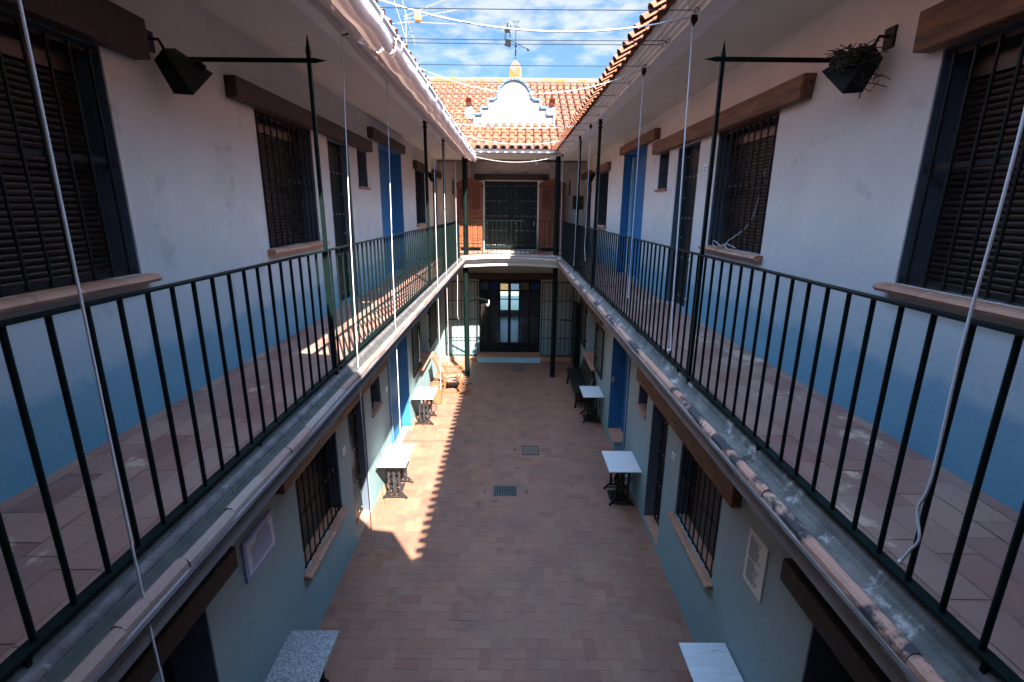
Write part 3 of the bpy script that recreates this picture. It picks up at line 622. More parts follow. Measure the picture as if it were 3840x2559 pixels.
for (x,x2) in ((-.215,-.225),(-.19,-.20),(-.10,-.105),(-.085,-.055)): b.tube([(x,vy-.022,9.92),((x+x2)/2+.012,vy-.022,9.85),(x2,vy-.022,9.77)],.008,5)
b.tube([(-.235,vy-.022,9.96),(-.25,vy-.022,9.88),(-.248,vy-.022,9.80)],.005,5)
b.prism([(-.17,9.98),(-.13,9.98),(-.125,10.06),(-.14,10.11),(-.155,10.11),(-.17,10.06)],'y',vy-.03,vy-.014); b.ball((-.147,vy-.022,10.13),.018)
b.tube([(-.24,vy-.03,10.16),(-.10,vy-.03,10.0)],.004,4); b.build('horse_and_rider',VANE,V)
# ------------------------------------------------------------ antenna
ALU=mat('grey_aluminium',(.22,.22,.23),.6)
AN=thing('tv_antenna','white television antenna with yellow connector box on the left roof','antenna',(-1.75,9,7.0))
b=MB(); b.tube([(-1.72,9,6.9),(-1.72,9,8.15)],.007,6); b.build('mast',ALU,AN)
b=MB()
o_=Vector((-1.75,9,8.02))
for dz,ang in ((.07,.28),(0,.16),(-.07,.05)):
    d=Vector((1,.0,ang)).normalized(); s_=o_+Vector((.0,0,dz*.5)); e_=s_+d*.85+Vector((0,0,dz)); b.tube([s_,e_],.006,5)
    for k in range(14):
        p=s_.lerp(e_,.12+k*.066); b.tube([p+Vector((0,.0,-.022)),p+Vector((0,0,.022))],.0022,4); b.tube([p+Vector((0,-.06,0)),p+Vector((0,.06,0))],.0022,4)
b.tube([(-2.2,9,7.93),(-1.6,9,7.99)],.007,5)
b.build('boom',ALU,AN)
b=MB()
for (a_,z_) in ((0,1),(0,-1)):
    for k in range(6):
        zz=.06+k*.05; b.tube([(-1.76-.10-.02*k*z_,8.85,8.02+z_*zz),(-1.66-.02*k*z_,9.15,8.02+z_*zz)],.0022,4)
    b.tube([(-1.80,8.88,8.02),(-1.80-.16*z_*.6,8.88,8.02+z_*.33)],.006,4); b.tube([(-1.70,9.12,8.02),(-1.70-.16*z_*.6,9.12,8.02+z_*.33)],.006,4)
b.build('reflector',ALU,AN)
b=MB(); b.box(-1.57,-1.47,8.95,9.05,8.0,8.12); b.build('connector_box',YELL,AN,bevel=.02)
# ------------------------------------------------------------ railings
def railing(sx,label,y0,y1,posts,tpost):
    T=thing('railing',label,'railing',(sx*1.46,8,FZ))
    b=MB(sx); b.box(1.438,1.482,y0,y1,4.764,4.774); b.build('top_rail',GREEN,T)
    b=MB(sx); b.box(1.436,1.484,y0,y1,3.792,3.802); 
    y=1.2
    while y<y1: b.box(1.452,1.468,y-.008,y+.008,3.69,3.792); y+=1.44
    b.build('bottom_rail',GREEN,T)
    b=MB(sx); yb=cfgb[sx]; b.tube([(1.46,yb,3.80),(1.46,yb,4.766)],.0100,8,False); b0=b.build('baluster',GREEN,T)
    n=int((y1-yb)/.1475); 
    for i in range(-3,n):
        if i==0: continue
        c=dup(b0,i*.1475,T)
    for (y,zt,spear) in posts:
        b=MB(sx); 
        if spear:
            b.box(1.447,1.473,y-.013,y+.013,3.72,zt-.12); b.add([(1.447,y-.013,zt-.12),(1.473,y-.013,zt-.12),(1.473,y+.013,zt-.12),(1.447,y+.013,zt-.12),(1.444,y-.016,zt-.10),(1.476,y-.016,zt-.10),(1.476,y+.016,zt-.10),(1.444,y+.016,zt-.10),(1.46,y,zt+.02)],[(0,1,5,4),(1,2,6,5),(2,3,7,6),(3,0,4,7),(4,5,8),(5,6,8),(6,7,8),(7,4,8)])
        else:
            b.box(1.436,1.484,y-.024,y+.024,3.72,CZ-.02); b.box(1.425,1.495,y-.035,y+.035,CZ-.14,CZ-.12); b.box(1.43,1.49,y-.03,y+.03,CZ-.02,CZ-.002); b.box(1.41,1.51,y-.006,y+.006,CZ-.07,CZ-.055)
        p=b.build('post',GREEN,T)
        if spear:
            b=MB(sx); b.box(1.42,2.335,y-.0245,y-.0145,6.095,6.125); b.add([(1.42,y-.0245,6.092),(1.42,y-.0145,6.092),(1.42,y-.0145,6.128),(1.42,y-.0245,6.128),(1.32,y-.0195,6.11)],[(0,1,4),(1,2,4),(2,3,4),(3,0,4),(0,1,2,3)]); b.build('crossbar',GREEN,p)
    return T
cfgb={-1:1.381,1:1.371}
railing(-1,'green iron railing along the left gallery, sunlit at its far half',.85,14.5,[(3.95,6.27,True),(8.93,0,False),(11.24,0,False)],0)
railing(1,'shaded dark iron railing along the right gallery',.85,14.5,[(3.82,6.22,True),(8.82,0,False),(11.27,0,False)],0)
T=thing('railing','low iron railing across the far end gallery in front of the studded door','railing',(0,14.5,FZ))
b=MB(); b.box(-1.46,1.46,14.50,14.51,4.762,4.778); b.build('top_rail',GREEN,T)
t=MB(); vs=[];
for i in range(17):
    x=-1.44+2.88*i/16; z=3.80+camber(x)
    for (y_,z_) in ((14.492,z),(14.518,z),(14.518,z+.01),(14.492,z+.01)): vs.append((x,y_,z_))
t.add(vs,[(i*4+k,i*4+(k+1)%4,i*4+4+(k+1)%4,i*4+4+k) for i in range(16) for k in range(4)]); t.build('bottom_rail',GREEN,T)
b=MB(); b.tube([(-1.37,14.505,3.83),(-1.37,14.505,4.765)],.008,8,False); b0=b.build('baluster',GREEN,T)
for i in range(1,21): dup(b0,0,T,dx=i*.137)
# ------------------------------------------------------------ treadle tables
def table(x,y,label,top,iron,wx,wy,wheel_side,zt=.75):
    T=thing('sewing_table',label,'table',(x,y,0),'old sewing machine tables along the courtyard walls')
    X=lambda v:x+v; Y=lambda v:y+v
    b=MB(); b.box(X(-wx/2),X(wx/2),Y(-wy/2),Y(wy/2),zt-.022,zt); b.build('table_top',top,T,bevel=.004)
    for sy in (-.26,.27):
        b=MB(); y0=Y(sy); d=.012
        def bar(p,q,wd): b.bar((X(p[0]),y0,p[1]),(X(q[0]),y0,q[1]),.026,wd,up=(0,1,0)) if False else b.obox(((X(p[0])+X(q[0]))/2,y0,(p[1]+q[1])/2),Vector((q[0]-p[0],0,q[1]-p[1]))/2,(0,d,0),Vector((q[1]-p[1],0,-(q[0]-p[0]))).normalized()*wd/2)
        # arched foot
        bar((-.20,.045),(-.135,.115),.035); bar((.20,.045),(.135,.115),.035); bar((-.15,.118),(.15,.118),.03); bar((-.17,.062),(.17,.062),.018)
        for s in (-1,1):
            b.tube([(X(s*.205),y0,.02),(X(s*.205),y0,.05)],.022,8); 
        for q in (-.10,0,.10): bar((q,.118),(q*.92,zt-.08),.036 if q else .042)
        bar((-.17,zt-.035),(.17,zt-.035),.03); bar((-.10,zt-.09),(-.16,zt-.035),.024); bar((.10,zt-.09),(.16,zt-.035),.024); bar((-.10,zt-.085),(.10,zt-.085),.02)
        # scrollwork between the uprights
        for q in (-.05,.05):
            for k in range(3): 
                cz=.22+k*.16; b.tube([(X(q+.028*math.cos(a)),y0,cz+.034*math.sin(a)) for a in [i*2*PI/10 for i in range(11)]],.006,5,False)
        b.build('side_frame',iron,T)
    b=MB(); b.obox((X(0),Y(0),.30),(.0,.27,.10),(.014,0,0),(0,.012,-.02)); b.obox((X(0),Y(0),.30),(.0,.27,-.10),(.012,0,0),(0,.012,.02)); b.tube([(X(-.08),Y(-.26),.20),(X(-.08),Y(.27),.20)],.009,6); b.build('cross_brace',iron,T)
    s=wheel_side; wc=(X(s*.09),Y(.12),.33); b=MB(); r=.155
    b.tube([(wc[0]+r*math.cos(a),wc[1],wc[2]+r*math.sin(a)) for a in [i*2*PI/24 for i in range(25)]],.011,6,False)
    for k in range(5): a=k*2*PI/5; b.tube([wc,(wc[0]+r*math.cos(a),wc[1],wc[2]+r*math.sin(a))],.007,5)
    b.tube([(wc[0],wc[1]-.05,wc[2]),(wc[0],wc[1]+.12,wc[2])],.014,6); b.build('wheel',iron,T)
    b=MB(); b.obox((X(-.04),Y(-.02),.085),(.15,0,.012),(0,.14,0),(0,0,.005))
    for k in range(6): b.obox((X(-.04),Y(-.12+k*.045),.093),(.14,0,.012),(0,.006,0),(0,0,.004))
    b.build('pedal',iron,T)
    return T
table(2.0,8.0,'treadle table with white grey-veined marble top beside the right wall door',MARB,IRON,.56,.76,1)
table(2.02,11.50,'small white marble treadle table at the end of the black bench',MARB,IRON,.50,.76,1)
table(2.02,3.76,'grey streaked marble table top nearest on the right, under the cream plaque',MARBG,IRON,.48,.80,1)
table(-2.06,8.17,'rusty treadle table with pale speckled granite top, in sun by the left door',GRAN,RUST,.51,.86,-1)
table(-2.07,11.33,'treadle table with plain white top in the sun next to the wicker basket',WHITE,RUST,.52,.78,1)
table(-2.05,3.86,'blue grey dark granite table top nearest on the left, under the left doorway',GRAND,IRON,.51,.86,1)
# ------------------------------------------------------------ rocking chair
RC=thing('rocking_chair','honey brown wooden rocking chair with slatted seat, in sun near the left column','rocking chair',(-1.65,13.5,0))
def flat(mb,pts,wd,th,yy):   # ribbon bar in the xz plane
    for i in range(len(pts)-1):
        p=Vector((pts[i][0],yy,pts[i][1])); q=Vector((pts[i+1][0],yy,pts[i+1][1])); d=q-p; n=Vector((d.z,0,-d.x)).normalized()
        mb.obox((p+q)/2,d/2*1.06,Vector((0,wd/2,0)),n*th/2)
def curve(P,n=10):   # Catmull-Rom in 2D
    out_=[]; P=[P[0]]+list(P)+[P[-1]]
    for i in range(1,len(P)-2):
        for k in range(n):
            t=k/n; a,b_,c,d=P[i-1],P[i],P[i+1],P[i+2]
            out_.append(tuple(.5*((2*b_[j])+(-a[j]+c[j])*t+(2*a[j]-5*b_[j]+4*c[j]-d[j])*t*t+(-a[j]+3*b_[j]-3*c[j]+d[j])*t**3) for j in range(len(b_))))
    out_.append(P[-2]); return out_
for yy in (13.22,13.80):
    b=MB(); flat(b,curve([(-2.22,.10),(-1.95,.035),(-1.65,.018),(-1.35,.045),(-1.12,.12)],6),.035,.04,yy); b.build('rocker',CHW,RC)
    b=MB(); flat(b,curve([(-1.42,.42),(-1.40,.30),(-1.44,.17),(-1.37,.05)],5),.03,.045,yy); b.build('leg',CHW,RC)
    b=MB(); flat(b,curve([(-1.93,.62),(-1.86,.42),(-1.84,.25),(-1.90,.05)],5),.03,.05,yy); b.build('leg',CHW,RC)
    b=MB(); flat(b,curve([(-2.01,.66),(-1.85,.61),(-1.66,.615),(-1.50,.64),(-1.40,.62),(-1.38,.55),(-1.46,.50),(-1.52,.53)],6),.05,.028,yy)
    flat(b,curve([(-1.60,.615),(-1.50,.58),(-1.46,.50),(-1.43,.42)],5),.035,.024,yy); b.build('arm',CHW,RC)
    b=MB(); flat(b,curve([(-1.82,.30),(-1.90,.45),(-2.02,.70),(-2.10,.90),(-2.18,1.05)],5),.03,.045,yy+(.03 if yy<13.5 else -.03)); b.build('back_post',CHW,RC)
b=MB()
for k in range(11):   # seat slats run front to back
    yy=13.27+k*.048; flat(b,curve([(-1.38,.40),(-1.50,.43),(-1.70,.40),(-1.84,.34)],5),.040,.012,yy)
b.build('seat',SLATW,RC)
b=MB()
for k in range(10):
    yy=13.275+k*.053; h=1.05-.06*abs(k-4.5)/4.5; flat(b,curve([(-1.86,.36),(-1.98,.62),(-2.08,.85),(-2.10-(h-.95)*.6,h)],5),.044,.012,yy)
b.build('backrest',SLATW,RC)
b=MB()
for (x,z) in ((-1.42,.38),(-1.84,.30),(-1.42,.14),(-1.87,.14),(-2.17,1.0),(-1.40,.26)): b.box(x-.014,x+.014,13.22,13.80,z-.02,z+.02)
b.build('stretcher',CHW,RC)
b=MB(); b.tube(curve([(-2.02,13.86,.50),(-2.10,13.93,.58),(-2.00,13.99,.54),(-1.95,13.92,.46),(-2.04,13.87,.42)],6),.012,6); cc=b.build('cord_coil',ROPE)
tag(cc,'loose pale cord draped behind the rocking chair','cord')
# basket
BK=thing('wicker_basket','tall round woven wicker basket standing between the white table and the rocking chair','basket',(-1.97,12.50,0))
b=MB(); prof=[]
for k in range(30): prof.append((.135+.035*k/29+(.005 if k%2 else 0),.01+k*.018))
b.lathe([(.001,.012)]+prof,(-1.97,12.50,0),28); b.lathe([(p-.015,z) for p,z in prof],(-1.97,12.50,0),28); b.build('body',WICK,BK)
b=MB(); b.tube([(-1.97+.175*math.cos(a),12.50+.175*math.sin(a),.55+.004*math.sin(9*a)) for a in [i*2*PI/32 for i in range(33)]],.018,8,False); b.build('rim',WICK,BK)
b=MB(); b.tube([(-2.02+.05*math.cos(a),12.66,.57+.04*math.sin(a)) for a in [i*PI/8 for i in range(9)]],.010,6); b.build('handle',WICK,BK)
# bench
BN=thing('bench','long black wooden bench with tilted plank back against the right wall','bench',(1.95,13.2,0))
b=MB(); b.box(1.70,2.10,12.12,14.26,.425,.455); b.build('seat',BENCH,BN,bevel=.006)
b=MB(); b.add([(2.10,12.16,.45),(2.10,14.24,.45),(2.20,14.20,.80),(2.205,13.2,.92),(2.20,12.30,.80),(2.13,12.16,.45),(2.13,14.24,.45),(2.23,14.20,.80),(2.235,13.2,.92),(2.23,12.30,.80)],[(0,1,2,3,4),(5,6,7,8,9),(0,1,6,5),(1,2,7,6),(2,3,8,7),(3,4,9,8),(4,0,5,9)]); b.build('backrest',BENCH,BN)
for yy in (12.25,14.1):
    for (x,x2) in ((1.78,1.73),(2.04,2.12)):
        b=MB(); b.bar((x,yy,.43),(x2,yy+(.04 if yy>13 else -.04),0),.05,.05,up=(0,1,0)); b.build('leg',BENCH,BN)
    b=MB(); b.box(1.77,2.06,yy-.018,yy+.018,.16,.21); b.build('stretcher',BENCH,BN)
b=MB(); b.box(1.90,1.93,12.27,14.08,.17,.20); b.build('stretcher',BENCH,BN)
b=MB(); b.tube([(2.05,12.13,.47),(2.16,12.22,.80)],.012,6); tag(b.build('stick',SLATW),'pale wooden stick leaning on the near end of the black bench','stick')
# ------------------------------------------------------------ cabinets
def cabinet(x,label,side):
    T=thing('cabinet',label,'cabinet',(x,16.4,FZ),'carved pine cabinets flanking the studded door')
    y0,y1=16.20,YB-.14; w2=.40; Z=FZ
    b=MB(); b.box(x-w2,x+w2,y0+.02,y1,Z+.14,Z+2.02); b.build('body',CABW,T,bevel=.004)
    b=MB(); b.box(x-w2-.03,x+w2+.03,y0-.02,y1,Z+2.02,Z+2.05); b.box(x-w2-.015,x+w2+.015,y0-.005,y1,Z+1.99,Z+2.019)
    pts=[(x-w2-.02,Z+2.051)]+[(x-w2+.8*i/12,Z+2.12+.13*math.sin(PI*i/12)**1.5) for i in range(13)]+[(x+w2+.02,Z+2.051)]
    b.prism(pts,'y',y0-.01,y0+.03); b.build('cornice',CABW,T,bevel=.004)
    b=MB(); b.box(x-w2-.02,x+w2+.02,y0-.005,y1,Z+.12,Z+.20); b.build('plinth',CABW,T,bevel=.006)
    for s in (-1,1):
        for (yy) in (y0+.05,y1-.06):
            b=MB(); b.lathe([(.02,0),(.045,.03),(.03,.07),(.045,.10),(.03,.125)],(x+s*(w2-.05),yy,Z+.0),10); b.build('foot',CABW,T)
        c=x+s*.19
        # upper lattice door
        b=MB(); zz0,zz1=Z+1.22,Z+1.96
        for (a,bb,cc_,dd) in ((c-.17,c-.125,zz0,zz1),(c+.125,c+.17,zz0,zz1),(c-.125,c+.125,zz0,zz0+.08),(c-.125,c+.125,zz1-.06,zz1)): b.box(a,bb,y0-.012,y0+.018,cc_,dd)
        d=b.build('lattice_door',CABW,T,bevel=.004)
        b=MB(); b.box(c-.125,c+.125,y0+.016,y0+.019,zz0+.08,zz1-.06); b.build('panel',BLACK,d)
        b=MB(); st=.045; 
        lo,hi=zz0+.08,zz1-.06; H=hi-lo; Wd=.25
        for sg in (-1,1):
            k=-Wd
            while k<H:
                # line z=k+ t, x from 0..Wd
                t0=max(0,-k); t1=min(Wd,H-k)
                if t1>t0+.01:
                    xa,xb=(c-.125+t0,c-.125+t1) if sg>0 else (c+.125-t0,c+.125-t1)
                    p=Vector((xa,y0+(.0 if sg>0 else .006),lo+k+t0)); q=Vector((xb,y0+(.0 if sg>0 else .006),lo+k+t1)); dd=(q-p); n=Vector((dd.z,0,-dd.x)).normalized()
                    b.obox((p+q)/2,dd/2,(0,.003,0),n*.0062)
                k+=st
        b.build('lattice',CABW,d)
        b=MB(); b.box(c-.17,c+.17,y0-.008,y0+.018,Z+1.04,Z+1.19); b.box(c-.13,c+.13,y0-.014,y0-.0085,Z+1.07,Z+1.16); dr=b.build('drawer',CABW,T,bevel=.004)
        b=MB(); b.ball((c,y0-.03,Z+1.115),.022,8); b.build('knob',DWOOD,dr)
        b=MB(); 
        for (a,bb,cc_,dd) in ((c-.17,c-.125,Z+.24,Z+1.0),(c+.125,c+.17,Z+.24,Z+1.0),(c-.125,c+.125,Z+.24,Z+.31),(c-.125,c+.125,Z+.93,Z+1.0)): b.box(a,bb,y0-.010,y0+.018,cc_,dd)
        b.box(c-.10,c+.10,y0+.0,y0+.019,Z+.33,Z+.91); b.build('lower_door',CABW,T,bevel=.004)
cabinet(-1.31,'orange pine lattice cabinet left of the studded door, its foot in sunlight',-1)
cabinet(1.29,'orange pine lattice cabinet right of the studded door, all in shade',1)
b=MB(); b.box(1.99,2.33,YB-.05,YB-.002,5.10,5.52); eb=b.build('meter_box',DWOOD,bevel=.02); tag(eb,'dark brown wooden box on the far wall right of the right cabinet','box')
b=MB(); b.ball((2.28,YB-.055,5.32),.014); k_=b.build('knob',STUD); k_.parent=eb
# ------------------------------------------------------------ gates
for (x0,x1,lab) in ((-2.22,-1.11,'open barred iron gate left of the glazed door, half in sun'),(1.05,2.13,'open barred iron gate right of the glazed door, in shade')):
    T=thing('iron_gate',lab,'gate',((x0+x1)/2,16.45,.14))
    yy=16.50; b=MB()
    b.box(x0,x0+.03,yy,yy+.03,.15,2.74); b.box(x1-.03,x1,yy,yy+.03,.15,2.74)
    for z in (.15,2.71): b.box(x0+.03,x1-.03,yy+.001,yy+.029,z,z+.03)
    b.build('frame',IRON if x0>0 else GREEN,T)
    b=MB()
    for z in (.79,1.44,2.09): b.box(x0+.03,x1-.03,yy+.008,yy+.016,z-.012,z+.012)
    for i in range(7):
        x=x0+.03+(x1-x0-.06)*(i+.5)/7; b.tube([(x,yy+.004,.17),(x,yy+.004,2.72)],.009,6,False)
    b.build('bars',IRON if x0>0 else GREEN,T)
    b=MB(); b.box(x0+.10,x0+.36,yy-.02,yy+.0,1.42,1.46) if x0<0 else b.box(x1-.36,x1-.03,yy-.02,yy,1.42,1.46); b.build('bolt',IRON,T)
# sheet metal backing of gates: pale wall is behind
# ------------------------------------------------------------ bracket arms on the columns
T=thing('bracket_arm','iron bracket arm with white hook high on the right column','bracket',(1.25,14.7,6.38))
b=MB(); b.bar((1.25,14.70,6.38),(.69,14.62,6.43),.03,.03); b.tube([(1.0,14.66,6.39),(1.24,14.7,6.15)],.008,6); b.build('arm',GREEN,T)
b=MB(); b.tube([(.69,14.60,6.46),(.67,14.60,6.44),(.665,14.60,6.33),(.685,14.60,6.30),(.705,14.60,6.33),(.705,14.60,6.38)],.011,6); b.build('hook',WPLA,T)
T=thing('bracket_arm','iron bracket arm with white hook on the sunlit left column','bracket',(-1.3,14.7,2.6))
b=MB(); b.bar((-1.42,14.70,2.66),(-.66,14.55,2.44),.035,.035); b.tube([(-1.0,14.62,2.53),(-1.27,14.70,2.33)],.009,6); b.tube([(-1.40,14.68,2.66),(-1.36,14.67,2.52),(-1.28,14.67,2.46)],.010,6); b.build('arm',GREEN,T)
b=MB(); b.tube([(-.66,14.53,2.47),(-.645,14.53,2.44),(-.65,14.53,2.33),(-.67,14.53,2.29),(-.70,14.53,2.31),(-.71,14.53,2.36)],.012,6); b.build('hook',WPLA,T)
# ------------------------------------------------------------ lamps
def lamp(sx,y,z,label,small=False,flip=1):
    T=thing('floodlight',label,'lamp',(sx*2.2,y,z),'black box floodlights on the gallery walls')
    b=MB(sx); k=.75 if small else .85
    # tapered housing: mouth tilted, near end low
    fr=[(2.18,-.15,-.21),(2.18,.16,.03),(2.03,.16,.00),(2.03,-.15,-.22)]
    bk=[(2.30,-.13,.02),(2.30,.02,.10),(2.22,.02,.14),(2.22,-.13,.10)]
    V8=[(2.2+(p[0]-2.2)*k,y+p[1]*k,z+p[2]*k) for p in fr+bk]
    b.add(V8,[(4,5,6,7),(0,1,5,4),(1,2,6,5),(2,3,7,6),(3,0,4,7)]); b.build('housing',IRON,T,recalc=True,solid=.004)
    b=MB(sx); q=[(2.2+(p[0]+.012-2.2)*k,y+p[1]*k*.94,z+p[2]*k+.004) for p in fr]; b.add([(p[0],p[1],p[2]-.006) for p in q],[(0,1,2,3)]); b.build('glass',mat('lamp_glass',(.035,.032,.03),.3),T)
    b=MB(sx); b.tube([(2.24,y-.05,z+.08),(2.27,y-.06,z+.15),(2.34,y-.06,z+.15)],.010,6); b.build('bracket',IRON,T); b=MB(sx); b.box(2.325,2.34,y-.11,y-.02,z+.08,z+.20); b.build('wall_plate',IRON,T); b=MB(sx); b.tube([(2.08,y+.09,z+.02),(2.11,y+.05,z+.06)],.018,8); b.build('socket',IRON,T)
    return T
lamp(-1,3.62,5.98,'black floodlight with empty top beside the left spear post')
lamp(1,3.50,6.00,'black floodlight stuffed with a twig nest beside the right spear post')
lamp(-1,14.15,5.95,'small black floodlight far along the left gallery',True)
lamp(1,14.15,5.99,'small black floodlight far along the right gallery',True)
b=MB()
random.seed(11)
for k in range(240):
    c=Vector((random.uniform(2.06,2.24),random.uniform(3.40,3.60),random.uniform(5.96,6.09))); d=Vector((random.gauss(0,1),random.gauss(0,1),random.gauss(0,.5))).normalized()*random.uniform(.02,.07)
    if k>225: c=Vector((random.uniform(2.15,2.28),random.uniform(3.3,3.45),random.uniform(5.85,6.1))); d*=1.4
    b.tube([c-d,c+Vector((0,0,random.uniform(-.01,.02))),c+d],.0032,4,False)
b.ball((2.16,3.5,6.02),.08,10); tag(b.build('bird_nest',NEST),'bird nest of dark twigs piled on the right floodlight','nest')
# ------------------------------------------------------------ plaques and plates
P=thing('plaque','blue bordered ceramic tile plaque with small text, left lower wall','plaque',(-2.37,4.05,2.0))
b=MB(-1); b.box(2.355,2.379,3.76,4.32,1.80,2.20); b.build('border',PLQB,P); b=MB(-1); b.box(2.352,2.356,3.80,4.28,1.835,2.165); b.build('tile',PLQW,P)
b=MB(-1); random.seed(5)
b.box(2.3505,2.3519,4.038,4.042,1.80,2.20)
t=MB(-1)
for r_ in range(17):
    z=2.135-r_*.0165; y=3.86+random.uniform(0,.02) if r_>2 else 3.98
    ye=4.24 if r_>2 else 4.20
    while y<ye:
        l_=random.uniform(.008,.03); t.box(2.350,2.3518,y,min(y+l_,ye),z,z+.0075 if r_>1 else z+.011); y+=l_+.006
t.build('text',INKB,P); b.build('joint',WPLA,P)
P=thing('plaque','tall cream plaque with lines of dark verse, right lower wall','plaque',(2.27,3.86,1.97))
b=MB(); b.box(2.262,2.279,3.69,4.02,1.69,2.24); b.build('board',PLQ,P)
t=MB(); random.seed(9)
for r_ in range(34):
    if r_ in (1,17): continue
    z=2.195-r_*.0138; y=3.98; ye=3.98-random.uniform(.12,.22)
    if r_==0: ye=3.76
    while y>ye:
        l_=random.uniform(.008,.028); t.box(2.260,2.2618,max(y-l_,ye),y,z,z+.0062); y-=l_+.005
t.build('text',INK,P)
def plate(sx,u,y,z,label,wd=.13,h=.11):
    P=thing('number_plate',label,'number plate',(sx*u,y,z)); b=MB(sx); b.box(u-.010,u-.001,y-wd/2,y+wd/2,z-h/2,z+h/2); b.build('plate',WPLA,P,bevel=.003)
    t=MB(sx); 
    for (a,c,d,e) in ((-.045,-.01,.012,.022),(.0,.045,.012,.022),(-.04,.04,-.015,-.008),(-.03,.035,-.032,-.025)): t.box(u-.012,u-.0105,y+a,y+c,z+d,z+e)
    t.build('text',INK,P)
plate(1,2.34,6.28,5.58,'small white number plate by the right upper door')
plate(-1,2.38,6.45,1.72,'small pale number plate by the left ground floor door')
plate(1,2.28,6.20,1.80,'small pale number plate by the right ground floor door')
plate(-1,2.38,8.97,1.72,'small pale number plate beside the left blue doorway')
plate(-1,2.34,16.45,5.05,'small white plate near the far left corner of the upper gallery',.10,.10)
def switch(x0,x1,y0,y1,z0,z1,label,m=PLQ):
    b=MB(); b.box(x0,x1,y0,y1,z0,z1); tag(b.build('wall_switch',m,bevel=.004),label,'switch')
switch(-2.578,-2.566,9.7,9.84,1.30,1.42,'cream wall switch in the left blue doorway')
switch(2.30,2.36,10.38,10.56,1.38,1.46,'long grey ribbed box on the edge of the right blue doorway',GUT)
switch(2.07,2.14,YB-.012,YB-.001,4.93,5.01,'white switch under the dark box on the far wall',WPLA)
switch(-2.12,-2.04,YB-.012,YB-.001,4.93,5.01,'cream switch on the far wall left of the left cabinet')
# ------------------------------------------------------------ floor fittings
b=MB(); b.box(-.30,.15,8.04,8.38,-.001,.0005)
T=thing('drain_grate','rectangular cast iron drain grate in the middle of the courtyard floor','drain',(-.07,8.2,0))
b.build('pit',BLACK,T); b=MB(); b.box(-.30,-.28,8.04,8.38,.001,.008); b.box(.13,.15,8.04,8.38,.001,.008); b.box(-.28,.13,8.04,8.06,.001,.0075); b.box(-.28,.13,8.36,8.38,.001,.0075)
for i in range(13): x=-.265+i*.0315; b.box(x-.0075,x+.0075,8.06,8.36,.001,.007)
b.build('grate',mat('grate_iron',(.075,.085,.08),.5),T)
for (h,lab) in ((holes[1],'square stone hatch cover in the middle of the floor, behind the grate'),(holes[2],'small square hatch cover near the glazed door step')):
    T=thing('hatch_cover',lab,'hatch cover',((h[0]+h[1])/2,(h[2]+h[3])/2,0)); x0,x1,y0,y1=h
    b=MB(); b.box(x0,x1,y0,y0+.015,-.01,.006); b.box(x0,x1,y1-.015,y1,-.01,.006); b.box(x0,x0+.015,y0+.015,y1-.015,-.01,.006); b.box(x1-.015,x1,y0+.015,y1-.015,-.01,.006); b.build('frame',IRON,T)
    b=MB(); b.box(x0+.018,x1-.018,y0+.018,y1-.018,-.01,.003); b.build('lid',mat('hatch_lid',(.17,.12,.10),.8,var=((.11,.085,.075),.7),nscale=12,bump=.3),T); b=MB(); b.box((x0+x1)/2-.02,(x0+x1)/2+.02,(y0+y1)/2-.008,(y0+y1)/2+.008,.003,.006); b.build('handle',IRON,T)
t=MB(); nx=8; vs=[(1.0+.30*i/nx,14.36+.10*j,3.775+camber(1.15)+.01*math.sin(i*2.1+j)) for j in range(3) for i in range(nx+1)]
t.add(vs,[(j*(nx+1)+i,j*(nx+1)+i+1,(j+1)*(nx+1)+i+1,(j+1)*(nx+1)+i) for j in range(2) for i in range(nx)]); tag(t.build('plastic_sheet',WPLA,solid=.004),'crumpled white sheet lying on the edge of the end gallery','sheet')
